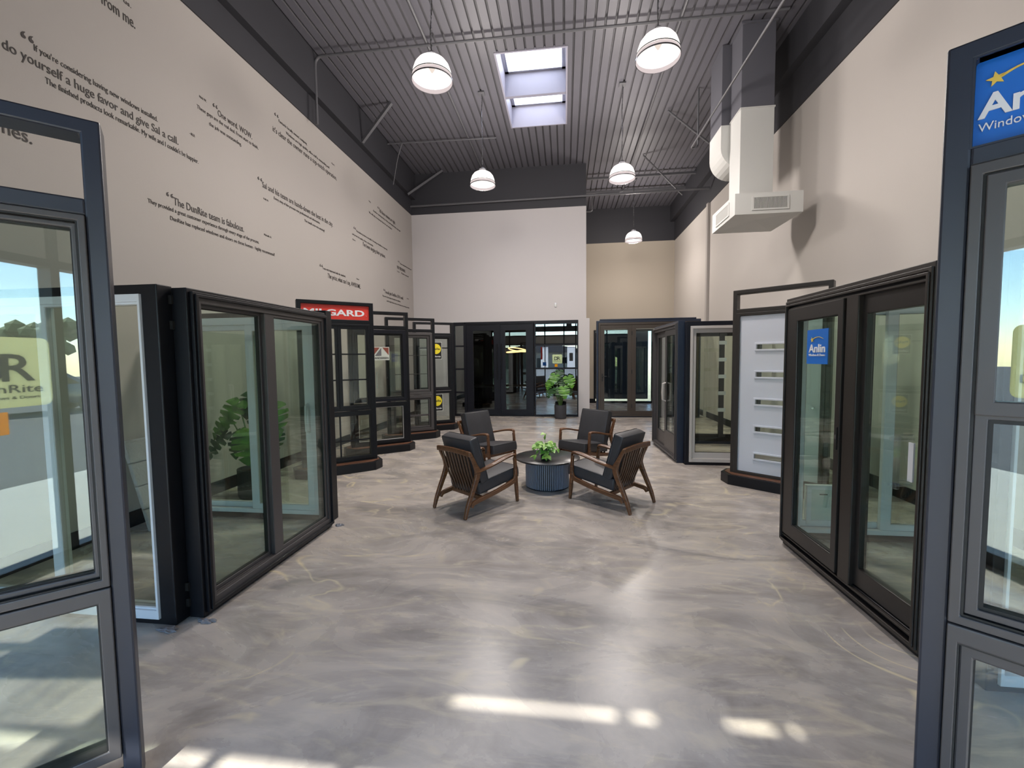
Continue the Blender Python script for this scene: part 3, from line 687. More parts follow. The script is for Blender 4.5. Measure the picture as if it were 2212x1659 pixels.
def near_displays():
    # left foreground
    a = math.radians(45); L = .95
    t = thing('window_display', (-1.57-L*math.cos(a), 1.32-L*math.sin(a), 0), a, 'tall black window display cut off by the left edge, open transom above bronze window', 'window display')
    header(t, L, 2.135, 2.40, post=.052, m='postblack', rail=.055, bottom=0)
    u, r = insert(t, .052, L-.052, .79, 2.078, M['bronze'], (.025,.020,.022,.030), M['glass_low'], y=-.010, sash=(.022,.014,.018,.02), sm=M['bronze'])
    u, r = insert(t, .052, L-.052, .15, .785, M['bronze'], (.04,.034,.05,.04), M['glass_low'], y=-.010)
    # right foreground
    a = math.radians(-41); L = .95
    t = thing('window_display', (1.03, 1.34, 0), a, 'tall black window display cut off by the right edge, blue sign in its header', 'window display')
    header(t, L, 2.125, 2.40, post=.055, m='postblack', rail=.05, bottom=0)
    s = MB().box(.05, L-.05, .035, .05, 2.12, 2.355).build('header_sign', M['anlin'], t); s['label'] = 'blue header sign with white letters and gold star'
    MB().ring(.05, L-.05, 2.12, 2.355, .005, .0, .035).build('gasket', M['postblack'], s)
    text_mesh('sign_text', 'Anlin', M['signwhite'], s, .062, .235, .032, 2.203, .060, bold=.025)
    text_mesh('sign_text', 'Windows & Doors', M['signwhite'], s, .064, .27, .032, 2.168, .022)
    def star(cx, cz, r, y, par):
        pts = [(cx+(r if k % 2 == 0 else r*.42)*math.cos(PI/2+k*PI/5+.15), cz+(r if k % 2 == 0 else r*.42)*math.sin(PI/2+k*PI/5+.15)) for k in range(10)]
        MB().prism(pts, y-.003, y).build('star', M['gold'], par)
        MB().ribbon([(cx+r*.4, cz+r*.1), (cx+r*2.2, cz+r*.75), (cx+r*4.6, cz+r*.8), (cx+r*6.8, cz+.1*r)], [.010*r/.03, .006*r/.03, .004*r/.03, .001], y-.003, y).build('star_trail', M['gold'], par)
    star(.092, 2.295, .019, .034, s)
    u = MB().ring(.055, L-.055, .83, 2.075, (.024,.03,.03,.024), -.012, .075).build('window_unit', M['bronze'], t, bevel=.003)
    MB().ring(.079, L-.085, .854, 2.045, .006, -.006, .07).build('gasket', M['gasket'], u)
    s1 = MB().ring(.085, L-.09, 1.415, 2.04, (.036,.04,.032,.038), -.014, .035).build('sash', M['bronze'], u, bevel=.003)
    pane(s1, .118, L-.128, 1.45, 2.012, .008, M['glass_low'])
    s2 = MB().ring(.085, L-.09, .862, 1.418, (.026,.04,.014,.02), .0, .05).build('sash', M['bronze'], u, bevel=.003)
    MB().ring(.105, L-.125, .875, 1.405, (.016,.02,.012,.016), .008, .045).build('gasket', M['gasket'], s2)
    pane(s2, .118, L-.14, .888, 1.395, .022, M['glass_low'])
    u, r = insert(t, .055, L-.055, .15, .825, M['bronze'], (.022,.04,.05,.04), M['glass_rain'], y=-.012, sash=(.028,.03,.035,.03), sm=M['bronze'])
    return star
star = near_displays()

def slider(t, L, H, fm, outer, dfm, jamb, sashes, y=.0, D=.10, glass='glass_green', casing=False):
    """black panel carrying a patio door: carcass, door frame, sashes with panes"""
    MB().ring(0, L, 0, H, outer, 0, D).build('frame', M[fm], t, bevel=.005)
    l, r, tp, b = outer
    x0, x1, z0, z1 = l, L-r, b, H-tp
    if casing:
        c = MB(); c.ring(x0-.025, x1+.025, z0-.02, z1+.025, .03, -.022, .0); c.ring(x0-.012, x1+.012, z0-.008, z1+.012, .02, -.034, -.022); c.build('casing', M[casing], t, bevel=.003)
    df = MB().ring(x0, x1, z0, z1, jamb, -.012, D-.01).build('door_frame', M[dfm], t, bevel=.003)
    jl, jr, jt, jb = jamb
    k = MB(); k.box(x0+jl*.6, x1-jr*.6, .02, .03, z0+jb-.004, z0+jb+.006); k.box(x0+jl*.6, x1-jr*.6, .045, .052, z0+jb-.004, z0+jb+.008)
    k.build('track', M['steel' if dfm == 'white' else dfm], df)
    out = []
    for (a, b_, w, yy, sm) in sashes:
        s = MB().ring(a, b_, z0+jb, z1-jt, w, yy, yy+.035).build('sash', M[sm], t, bevel=.004)
        wl, wr, wt, wb = w
        MB().ring(a+wl-.003, b_-wr+.003, z0+jb+wb-.003, z1-jt-wt+.003, .008, yy+.004, yy+.031).build('gasket', M['gasket' if sm != 'white' else 'almond'], s)
        pane(s, a+wl, b_-wr, z0+jb+wb, z1-jt-wt, yy+.011, M[glass])
        out.append(s)
    return out, df

def sliders():
    g = 'sliding door panels hinged into open boxes'
    # left box: front, side, back
    t = thing('sliding_door_display', (-3.85, 2.20, 0), 0, 'black framed panel with a white sliding door, left front, facing the viewer', 'door display', g)
    slider(t, 1.53, 2.03, 'black', (.05,.105,.055,.035), 'white', (.014,.014,.045,.055), [(.07,.74,(.03,.07,.045,.05),.04,'white'), (.70,1.408,(.07,.010,.012,.012),.0,'white')], glass='glass_light')
    for z in (1.95, 1.80, .20, .10): MB().box(1.53, 1.55, .07, .084, z-.025, z+.025).build('hinge', M['gasket'], t)
    t = thing('sliding_door_display', (-2.215, 2.285, 0), PI/2, 'black framed panel with a bronze sliding door, left side near the white one', 'door display', g)
    (s1, s2), df = slider(t, 1.47, 2.02, 'black', (.045,.035,.045,.045), 'bronze', (.045,.040,.04,.05),
        [(.09,.77,(.045,.13,.02,.03),.035,'bronze'), (.66,1.395,(.10,.03,.02,.03),.0,'bronze')], casing='black')
    t = thing('sliding_door_display', (-3.85, 3.86, 0), 0, 'white sliding door panel seen through the bronze sliding door on the left', 'door display', g)
    (s1, s2), df = slider(t, 1.58, 2.06, 'black', (.05,.05,.05,.06), 'white', (.03,.13,.07,.04),
        [(.08,.84,(.05,.07,.05,.05),.04,'white'), (.72,1.40,(.08,.07,.06,.05),.0,'white')])
    h = MB(); h.tube([(1.365, -.0, 1.16), (1.365, -.045, 1.14), (1.365, -.05, 1.02), (1.365, -.045, .90), (1.365, 0, .88)], .011, 8); h.build('handle', M['white'], s2)
    # right box
    t = thing('sliding_door_display', (1.82, 3.76, 0), -PI/2, 'dark framed panel with blue stickered glass door leaf and wide glass leaf, right side', 'door display', g)
    L, H = 1.41, 2.04
    MB().ring(0, L, 0, H, (.03,.03,.10,.11), 0, .10).build('frame', M['black'], t, bevel=.004)
    c = MB(); c.ring(.0, L, .03, H-.005, (.028,.028,.03,.02), -.018, .0); c.ring(.008, L-.008, .045, H-.03, (.02,.02,.02,.02), -.030, -.018); c.ring(.016, L-.016, .055, H-.055, .016, -.038, -.03)
    c.build('casing', M['espresso'], t, bevel=.003)
    MB().ring(.016, L-.016, .09, H-.085, (.012,.03,.012,.012), -.02, .08).build('door_frame', M['espresso'], t, bevel=.003)
    s = MB().ring(.035, .735, .115, 1.945, (.15,.055,.10,.11), -.028, .02).build('door_leaf', M['darkbronze'], t, bevel=.006)
    pane(s, .18, .685, .22, 1.85, -.006, M['glass_green'])
    MB().ring(.18, .685, .22, 1.85, .01, -.018, .012).build('gasket', M['gasket'], s)
    k = MB().box(.30, .555, -.012, -.008, 1.515, 1.765).build('sticker', M['anlin'], s); k['label'] = 'blue square sticker with white letters and gold star'
    text_mesh('sticker_text', 'Anlin', M['signwhite'], k, .33, .53, -.014, 1.60, .06, bold=.02)
    text_mesh('sticker_text', 'Windows & Doors', M['signwhite'], k, .33, .53, -.014, 1.572, .018)
    star(.37, 1.692, .020, -.013, k)
    lk = MB().box(.705, .72, -.034, -.026, .95, 1.10).build('lock', M['gasket'], s); MB().box(.708, .716, -.038, -.034, 1.02, 1.05).build('latch', M['steel'], lk)
    MB().box(.75, .865, -.02, .08, .10, 1.95).build('mullion', M['espresso'], t, bevel=.006)
    s = MB().ring(.86, L-.035, .115, 1.945, (.045,.05,.115,.12), .008, .055).build('sash', M['darkbronze'], t, bevel=.004)
    pane(s, .90, L-.08, .23, 1.835, .025, M['glass_green'])
    h = MB()
    h.box(1.27, 1.30, -.075, -.058, .86, 1.155)
    for z in (.885, 1.13): h.tube([(1.285, -.10, z), (1.285, .01, z)], .012, 12); h.tube([(1.285, -.05, z+.022), (1.285, .01, z+.022)], .006, 8)
    h.build('handle', M['acrylic'], s, bevel=.003)['label'] = 'clear acrylic pull handle'
    MB().box(1.268, 1.302, .0, .008, .90, 1.11).build('handle_plate', M['white'], s)
    t = thing('sliding_door_display', (1.93, 3.86, 0), 0, 'white sliding door panel seen through the dark glass door on the right', 'door display', g)
    (s1, s2), df = slider(t, 1.5, 2.06, 'black', (.04,.05,.05,.06), 'white', (.03,.03,.05,.04),
        [(.06,.80,(.05,.07,.05,.05),.04,'white'), (.70,1.43,(.08,.06,.05,.05),.0,'white')])
    # pet door low in the left leaf
    p = MB().ring(.14, .40, .12, .46, .035, .03, .075).build('pet_door', M['white'], s1); MB().box(.17, .37, .045, .055, .15, .43).build('flap', M['cream'], p)
    MB().box(.24, .30, .026, .032, .38, .388).build('latch', M['gasket'], p)
    t = thing('sliding_door_display', (1.95, 2.16, 0), 0, 'white sliding door panel mostly hidden behind the right foreground window display', 'door display', g)
    slider(t, 1.5, 2.03, 'black', (.05,.05,.055,.035), 'white', (.014,.014,.045,.055), [(.07,.76,(.03,.07,.045,.05),.04,'white'), (.72,1.42,(.07,.03,.04,.04),.0,'white')], glass='glass_light')
    # rear right box
    t = thing('sliding_door_display', (1.60, 7.95, 0), math.atan2(-1.45, .045), 'dark blue black panel with grey sliding doors and loop handles, rear right side', 'door display', g)
    L = 1.45
    (s1, s2), df = slider(t, L, 2.10, 'navy', (.04,.03,.05,.06), 'bronze', (.03,.04,.05,.03),
        [(.07,.80,(.09,.09,.09,.22),.035,'bronze'), (.74,1.38,(.09,.09,.09,.30),.0,'bronze')], casing='bronze', glass='glass_grey')
    for x, par in ((.76, s1), (.82, s2)):
        h = MB(); h.tube([(x, 0, 1.16), (x, -.045, 1.14), (x, -.05, 1.0), (x, -.045, .88), (x, 0, .86)], .008, 8); h.build('handle', M['almond'], par)
    t = thing('sliding_door_display', (1.735, 6.40, 0), 0, 'dark panel with a pale almond picture door beside the white entry door', 'door display', g)
    (s1, s2), df = slider(t, 1.5, 2.08, 'blueframe', (.055,.05,.065,.045), 'almond', (.035,.035,.04,.05),
        [(.09,.80,(.055,.0,.06,.085),.03,'almond'), (.80,1.42,(.0,.055,.06,.085),.03,'almond')], glass='glass_light')
    t = thing('sliding_door_display', (1.95, 8.0, 0), 0, 'black sliding door panel with pale tags, seen through the almond door', 'door display', g)
    (s1, s2), df = slider(t, 1.5, 2.10, 'navy', (.05,.05,.05,.06), 'gasket', (.03,.03,.05,.05),
        [(.08,.88,(.05,.075,.06,.06),.03,'gasket'), (.79,1.42,(.08,.05,.06,.06),.0,'gasket')], glass='glass_light')
    b = MB()
    for k in range(5): z = .62+k*.30; b.box(.77, .90, -.012, -.006, z-.035, z+.03)
    b.build('tags', M['tag'], s2)['label'] = 'column of five pale tags'
    # entry door display
    L = 1.0; t = thing('entry_door_display', (2.06, 5.59, 0), math.radians(-39), 'white entry door with five slot windows in a brown frame with open transom', 'door display')
    base(t, L, pr=.15); header(t, L, 2.15, 2.38, post=.045, m='espresso', D=.12, rail=.05)
    MB().ring(.045, L-.045, .12, 2.10, (.04,.04,.035,.035), -.012, .10).build('door_frame', M['espresso'], t, bevel=.004)
    d = MB(); zs = [(.335,.395),(.665,.725),(.995,1.055),(1.325,1.385),(1.655,1.715)]
    xa, xb, wa, wb = .085, L-.085, .27, .74
    d.box(xa, wa, .01, .05, .16, 2.06); d.box(wb, xb, .01, .05, .16, 2.06)
    zz = [.16]+[v for p in zs for v in p]+[2.06]
    for k in range(0, len(zz), 2): d.box(wa, wb, .01, .05, zz[k], zz[k+1])
    lf = d.build('door_leaf', M['doorwhite'], t)
    for z0, z1 in zs:
        w = MB().ring(wa-.018, wb+.018, z0-.018, z1+.018, .02, -.004, .012).build('slot_window', M['doorwhite'], lf, bevel=.003)
        MB().box(wa, wb, .025, .035, z0, z1).build('pane', M['glass_grey'], w)
    MB().tube([(xb-.06, -.05, 1.0), (xb-.06, .01, 1.0)], .012, 10).build('handle', M['steel'], lf)
    # folding door display in the alcove
    L = 2.62; t = thing('folding_door_display', (.83, 11.42, 0), 0, 'brown framed folding glass door display standing in the rear right alcove', 'door display')
    MB().ring(0, L, 0, 2.54, (.05,.05,.06,.03), 0, .16).build('frame', M['navy'], t, bevel=.008)
    MB().box(.09, L-.12, -.01, .16, 2.54, 2.575).build('cap', M['navy'], t, bevel=.004)
    MB().ring(.05, L-.05, .03, 2.48, (.05,.05,.06,.04), -.02, .10).build('door_frame', M['bronze_brown'], t, bevel=.006)
    for k in range(3):
        a = .10+k*.805; b = a+.805
        s = MB().ring(a, b, .07, 2.42, (.105,.105,.10,.10), -.005, .045).build('door_leaf', M['bronze_brown'], t, bevel=.005)
        pane(s, a+.10, b-.10, .165, 2.325, .015, M['glass_dark'])
        for z in (.3, 1.2, 2.2): MB().box(b-.012, b+.012, -.018, 0, z-.05, z+.05).build('hinge', M['gasket'], s)
        if k == 0:
            h = MB(); h.box(.135, .165, -.02, -.005, .95, 1.15); h.tube([(.15, -.015, 1.08), (.15, -.05, 1.08), (.26, -.05, 1.08)], .009, 8); h.build('handle', M['gasket'], s)
sliders()

# ------------------------------------------------------------------ small things on the floor
def litter():
    # rumpled cloth at the feet of the left panels
    def cloth(x, y, rx, ry, label):
        b = MB(); bm = b.bm; bmesh.ops.create_icosphere(bm, subdivisions=4, radius=1)
        rnd = random.Random(int(x*100)); ph = [rnd.uniform(0, 6) for _ in range(6)]
        for v in bm.verts:
            a = math.atan2(v.co.y, v.co.x); q = 1+.18*math.sin(3*a+ph[0])+.12*math.sin(7*a+ph[1])
            n = .25*math.sin(9*v.co.x+ph[2]+4*v.co.y)+.2*math.sin(11*v.co.y+ph[3])
            v.co = (v.co.x*rx*q, v.co.y*ry*q, max(0.001, (v.co.z+.2+n)*.010))
        t = b.build('cleaning_cloth', M['putty'], smooth=True, loc=(x, y, 0)); tag(t, label, 'cloth', 'grey cloths at the left door panels')
    cloth(-2.33, 2.155, .062, .028, 'rumpled grey cloth on the floor at the white door panel corner')
    cloth(-2.17, 2.255, .06, .022, 'rumpled grey cloth on the floor at the bronze door panel corner')
    cloth(-2.15, 3.76, .04, .03, 'small grey cloth at the far foot of the bronze sliding door panel')
    # foam board leaning on the left wall
    t = thing('foam_board', (-3.86, 3.44, 0), PI/2, 'white textured foam board leaning on the left wall behind the white door panel', 'board')
    b = MB(); n = 4
    for k in range(n):
        z0 = k*.215; z1 = z0+.205
        f = lambda z: .24*z/.86
        vs = [(0, f(z0), z0), (.4, f(z0), z0), (.4, f(z1), z1), (0, f(z1), z1)]
        A = [b.bm.verts.new((x+.14*(1-z/.86)*0, y, z)) for x, y, z in vs]; B = [b.bm.verts.new((x, y-.035, z)) for x, y, z in vs]
        b.bm.faces.new(A); b.bm.faces.new(B[::-1])
        for i in range(4): b.bm.faces.new((A[i], A[(i+1)%4], B[(i+1)%4], B[i]))
    o = b.build('panel', M['foam'], t, bevel=.006); 
    MB().prism([(0, 0), (.0, .86), (.4, .86), (.4, 0)], -.001, .0).build('backing', M['poster'], t).rotation_euler = (-math.atan(.24/.86), 0, 0)
litter()

# ------------------------------------------------------------------ lounge chairs
def make_chair():
    t = thing('lounge_chair', (0,0,0), 0, '', 'chair')
    W = .255; th = .034
    for s in (-1, 1):
        y0, y1 = (s*W-th/2, s*W+th/2)
        b = MB().ribbon([(.365, .0), (.352, .15), (.342, .27), (.335, .42), (.325, .50)], [.026, .036, .040, .032, .030], y0, y1)
        b.build('front_leg', M['walnut'], t, bevel=.007, seg=3)
        b = MB().ribbon([(-.385, .0), (-.345, .12), (-.285, .25), (-.225, .38), (-.215, .45), (-.255, .54), (-.315, .655)], [.026, .040, .048, .058, .060, .038, .026], y0, y1)
        b.build('rear_leg', M['walnut'], t, bevel=.007, seg=3)
        b = MB().ribbon([(-.300, .10), (-.275, .135), (-.20, .150), (.05, .185), (.25, .225), (.325, .255), (.338, .31)], [.030, .040, .044, .044, .046, .052, .034], y0+.002, y1-.002)
        b.build('side_rail', M['walnut'], t, bevel=.006, seg=3)
        # armrest: plan width swells in the middle
        bb = MB(); n = 22; rows = []
        pts = [(.338, .480), (.332, .515), (.305, .532), (.20, .525), (.08, .500), (-.05, .470), (-.15, .452), (-.215, .440)]
        for i in range(n+1):
            f = i/n*(len(pts)-1); k = min(int(f), len(pts)-2); q = f-k; p0 = pts[max(k-1,0)]; p1 = pts[k]; p2 = pts[k+1]; p3 = pts[min(k+2,len(pts)-1)]
            P = [.5*((2*p1[j])+(-p0[j]+p2[j])*q+(2*p0[j]-5*p1[j]+4*p2[j]-p3[j])*q*q+(-p0[j]+3*p1[j]-3*p2[j]+p3[j])*q**3) for j in (0, 1)]
            w = .018+.016*math.sin(PI*i/n)**2*1.1; h = .014
            rows.append([bb.bm.verts.new((P[0], s*W+w*a, P[1]+h*c)) for a, c in ((-1,-.6),(-1,.4),(-.7,1),(.7,1),(1,.4),(1,-.6),(.6,-1),(-.6,-1))])
        for r0, r1 in zip(rows, rows[1:]):
            for i in range(8): bb.bm.faces.new((r0[i], r0[(i+1)%8], r1[(i+1)%8], r1[i]))
        bb.bm.faces.new(rows[0][::-1]); bb.bm.faces.new(rows[-1])
        bb.build('armrest', M['walnut'], t, smooth=True)
    # cross rails
    MB().box(.285, .32, -W+.01, W-.01, .205, .25).build('front_rail', M['walnut'], t, bevel=.006, seg=3)
    MB().box(-.155, -.12, -W+.01, W-.01, .135, .175).build('rear_rail', M['walnut'], t, bevel=.006, seg=3)
    b = MB(); rows = []
    for i in range(13):
        y = -W-.012+(2*W+.024)*i/12; a = .012*math.sin(PI*i/12)
        rows.append([b.bm.verts.new((-.318+dx-.3*a, y, .640+dz+a)) for dx, dz in ((-.012,-.028),(.014,-.022),(.010,.026),(-.014,.022))])
    for r0, r1 in zip(rows, rows[1:]):
        for i in range(4): b.bm.faces.new((r0[i], r0[(i+1)%4], r1[(i+1)%4], r1[i]))
    b.bm.faces.new(rows[0][::-1]); b.bm.faces.new(rows[-1])
    b.build('top_rail', M['walnut'], t, bevel=.006, seg=3)
    for i in range(9):
        y = -.20+.05*i; yb = y*.92
        b = MB()
        c0 = [(-.312, y-.0125, .635), (-.302, y-.0125, .638), (-.302, y+.0125, .638), (-.312, y+.0125, .635)]
        c1 = [(-.152, yb-.0125, .160), (-.138, yb-.0125, .164), (-.138, yb+.0125, .164), (-.152, yb+.0125, .160)]
        cm = [((a[0]+d[0])/2-.012, (a[1]+d[1])/2, (a[2]+d[2])/2) for a, d in zip(c0, c1)]
        R = [[b.bm.verts.new(v) for v in c] for c in (c1, cm, c0)]
        for r0, r1 in zip(R, R[1:]):
            for k in range(4): b.bm.faces.new((r0[k], r0[(k+1)%4], r1[(k+1)%4], r1[k]))
        b.bm.faces.new(R[0][::-1]); b.bm.faces.new(R[-1]); b.build('back_slat', M['walnut_slat'], t, bevel=.003)
    def cushion(name, l, w, h, loc, ry):
        b = MB(); bm = b.bm; bmesh.ops.create_cube(bm, size=1)
        bmesh.ops.subdivide_edges(bm, edges=bm.edges, cuts=7, use_grid_fill=True)
        for v in bm.verts:
            x, y, z = v.co*2
            puff = (1-x**4)*(1-y**4)
            v.co = (x*l/2*(1-.02*(z*z)), y*w/2*(1-.02*z*z), z*h/2*(.86+.16*puff))
        o = b.build(name, M['leather'], t, bevel=0, smooth=True); md = o.modifiers.new('bevel', 'BEVEL'); md.width = .014; md.segments = 3; md.limit_method = 'ANGLE'; md.angle_limit = math.radians(50)
        o.location = loc; o.rotation_euler = (0, ry, 0)
        # piping round the two faces
        for sg in (-1, 1):
            k = MB(); q = []
            L2, W2, z = l/2-.004, w/2-.004, sg*(h/2*.86-.003); r = .018
            for cx, cy, a0 in ((L2-r, W2-r, 0), (-L2+r, W2-r, 90), (-L2+r, -W2+r, 180), (L2-r, -W2+r, 270)):
                for j in range(4): a = math.radians(a0+j*30); q.append((cx+r*math.cos(a), cy+r*math.sin(a), z))
            q.append(q[0]); k.tube(q, .0035, 6, cap=False); k.build('piping', M['leather'], o, smooth=True)
        return o
    cushion('seat_cushion', .60, .470, .140, (.120, 0, .293), math.radians(-7))
    cushion('back_cushion', .50, .475, .125, (-.165, 0, .545), math.radians(-90-17+0))
    return t
def chairs():
    ch = make_chair(); spots = [((-.95, 4.47), 53, 'charcoal leather lounge chair with walnut frame, front left of the round table'),
        ((.50, 4.73), 142, 'charcoal leather lounge chair with walnut frame, front right of the round table'),
        ((-1.16, 6.12), -37, 'charcoal leather lounge chair facing the viewer, rear left of the round table'),
        ((.34, 6.36), -128, 'charcoal leather lounge chair facing the viewer, rear right of the round table')]
    for i, ((x, y), a, lab) in enumerate(spots):
        o = ch if i == 0 else copy_tree(ch)
        o.location = (x, y, 0); o.rotation_euler = (0, 0, math.radians(a)); tag(o, lab, 'chair', 'lounge chairs around the coffee table')
chairs()

def table():
    t = thing('coffee_table', (-.22, 5.22, 0), 0, 'round black coffee table on a fluted drum base between the lounge chairs', 'table')
    MB().lathe([(.395, .345), (.40, .349), (.40, .361), (.395, .365)], 72).build('tabletop', M['tabletop'], t, smooth=True)
    MB().lathe([(.246, .012), (.246, .345)], 48).build('drum', M['gasket'], t)
    MB().lathe([(.262, 0), (.262, .014)], 48).build('plinth', M['black'], t)
    b = MB(); n = 72
    for i in range(n):
        a = 2*PI*i/n; c, s = math.cos(a), math.sin(a); w = .0045; r0, r1 = .248, .268
        pts = [(r0*c+w*s, r0*s-w*c), (r1*c+w*s, r1*s-w*c), (r1*c-w*s, r1*s+w*c), (r0*c-w*s, r0*s+w*c)]
        b.prism(pts, .014, .345, axis='z')
    b.build('fluting', M['slatgrey'], t)
    # pothos in a black pot
    p = thing('potted_pothos', (-.24, 5.10, .365), 0, 'trailing green pothos in a black cylinder pot on the coffee table', 'plant')
    MB().lathe([(.050, 0), (.052, .004), (.054, .125), (.050, .125), (.048, .11), (0, .11)], 32).build('pot', M['blackpot'], p, smooth=True)
    MB().lathe([(.048, .108), (0, .112)], 24, cap=False).build('soil', M['soil'], p)
    rnd = random.Random(11); lv = MB(); st = MB()
    def leaf(P, d, up, size):
        d = d.normalized(); sd = d.cross(up).normalized(); up = sd.cross(d).normalized()
        out = [(0,.0),(.08,.26),(.3,.42),(.55,.36),(.8,.18),(1.05,0)]
        mid = [lv.bm.verts.new(P+d*(x*size)+up*(-.22*size*x*x)) for x, _ in out]
        for sg in (-1, 1):
            ed = [mid[0]]+[lv.bm.verts.new(P+d*((x-.06*(1-x))*size)+sd*(sg*w*size)+up*((.10*w/.42-.22*x*x)*size)) for x, w in out[1:-1]]+[mid[-1]]
            for i in range(len(out)-1):
                q = [mid[i], mid[i+1], ed[i+1], ed[i]]; q2 = []
                for v in q:
                    if v not in q2: q2.append(v)
                if len(q2) > 2: lv.bm.faces.new(q2 if sg > 0 else q2[::-1])
    def vine(dirx, diry, reach, rise, drop, nleaf, sz):
        pts = []; n = 12
        for i in range(n+1):
            f = i/n; pts.append(Vector((dirx*reach*f*.98, diry*reach*f, .115+rise*math.sin(PI*min(f*1.25, 1)*.5)*1.0-drop*f*f)))
        pts = [Vector((q.x, q.y, max(q.z, .05))) for q in pts]
        st.tube(pts, .0022, 5)
        for k in range(nleaf):
            f = .35+.65*k/max(nleaf-1, 1); i = min(int(f*n), n-1); P = pts[i]; T = (pts[i+1]-pts[i]).normalized()
            sd = T.cross(Vector((0,0,1)))*(1 if k % 2 else -1)
            d = T*.6+sd*rnd.uniform(.3, .9)+Vector((0,0,rnd.uniform(-.3,.3))); leaf(P, d, Vector((rnd.uniform(-.4,.4), rnd.uniform(-.9,-.1), 1)), sz*rnd.uniform(.8, 1.15))
    for k in range(17):
        a = 2*PI*k/17+rnd.uniform(-.2,.2); vine(math.cos(a), math.sin(a), rnd.uniform(.07,.15), rnd.uniform(.05,.12), rnd.uniform(.02,.07), 4, .062)
    vine(.05, -1, .13, .03, .15, 5, .075); vine(-.8, -.6, .19, .04, .16, 4, .055); vine(.95, -.15, .19, .07, .08, 5, .055); vine(-.95, .1, .16, .08, .06, 4, .06)
    vine(.0, -.1, .10, .19, .0, 2, .075); vine(.4, -.9, .13, .02, .14, 4, .07)
    st.build('vines', M['stem'], p); lv.build('leaves', M['pothos'], p, smooth=True)
table()

# ------------------------------------------------------------------ monsteras
def monstera(loc, label, seed, scale=1.0, leaves=None, pot=(.155, .36)):
    t = thing('potted_monstera', loc, 0, label, 'plant', 'potted monsteras'); rnd = random.Random(seed)
    r, h = pot
    MB().lathe([(r*.86, 0), (r*.95, .012), (r, .05), (r, h), (r-.015, h), (r-.018, h-.03), (0, h-.03)], 40).build('pot', M['pot'], t, smooth=True)
    MB().lathe([(r-.018, h-.03), (0, h-.02)], 24, cap=False).build('soil', M['soil'], t)
    st = MB(); lv = MB()
    def leaf(P, d, nrm, size):
        d = d.normalized(); sd = d.cross(nrm).normalized(); nrm = sd.cross(d).normalized()
        # outline half: fraction along, half-width, with notches cut towards the midrib
        prof = [(-.14,.04),(-.20,.20),(-.12,.36),(.0,.46),(.10,.49),(.155,.12),(.20,.50),(.31,.51),(.365,.10),(.41,.49),(.52,.45),(.57,.08),(.62,.41),(.72,.33),(.765,.06),(.82,.25),(.93,.12),(1.0,.0)]
        def pos(x, w, sg):
            return P+d*(x*size)+sd*(sg*w*size)+nrm*((.16*w-.28*max(x,0)**2-.25*w*w+.03*math.sin(18*x))*size)
        for sg in (-1, 1):
            E_ = [lv.bm.verts.new(pos(x, w, sg)) for x, w in prof]
            Md = [lv.bm.verts.new(pos(max(x, 0), 0.0, sg)) for x, w in prof]
            for i in range(len(prof)-1):
                q = [Md[i], Md[i+1], E_[i+1], E_[i]]
                try: lv.bm.faces.new(q if sg > 0 else q[::-1])
                except ValueError: pass
    for li, (dx, dy, z, size, fx, fz) in enumerate(leaves):
        f0 = len(lv.bm.faces)
        tip = Vector((dx, dy, z))*scale; b0 = Vector((dx*.12, dy*.12, h-.03))
        midp = Vector((dx*.45, dy*.45, (h+z*scale)*.55))
        pts = [b0+(midp-b0)*q*2 if q < .5 else midp+(tip-midp)*(q-.5)*2 for q in (0, .25, .5, .75, 1)]
        sm = [b0*(1-q)**2+midp*2*q*(1-q)+tip*q*q for q in [k/8 for k in range(9)]]
        st.tube(sm, .008, 6)
        nrm = Vector((fx, -1, fz)); d = Vector((dx*.9, -.25, -.35 if z > .6 else -.2))
        leaf(tip, d, nrm, size*scale)
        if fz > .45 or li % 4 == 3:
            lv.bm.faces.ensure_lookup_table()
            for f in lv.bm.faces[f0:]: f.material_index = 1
    st.build('stems', M['stem'], t, smooth=True)
    o = lv.build('leaves', [M['monstera'], M['monstera_dark']], t, smooth=True)
    bmm = bmesh.new(); bmm.from_mesh(o.data); bmesh.ops.remove_doubles(bmm, verts=bmm.verts, dist=.0005); bmm.to_mesh(o.data); bmm.free()
LV = [(-.13,-.03,1.14,.27,-.1,.35),(.20,-.02,1.08,.31,.3,.2),(.08,-.16,.82,.30,.15,.25),(-.22,-.10,.78,.26,-.5,.2),(-.24,-.02,.98,.25,-.5,.3),
      (-.02,.03,1.24,.24,0,.6),(-.03,-.12,.80,.24,-.2,.5),(.20,-.02,.80,.22,.6,.2),(.04,.08,1.04,.26,.1,.8)]
monstera((-.115, 11.12, 0), 'potted monstera in charcoal pot in front of the office window', 3, 1.0, LV)
monstera((-3.60, 4.52, 0), 'potted monstera by the left wall, seen through two sliding doors', 5, 1.0, [(x*1.2, y*1.2, z*.96, s*1.2, a, b) for x, y, z, s, a, b in LV], pot=(.19, .34))

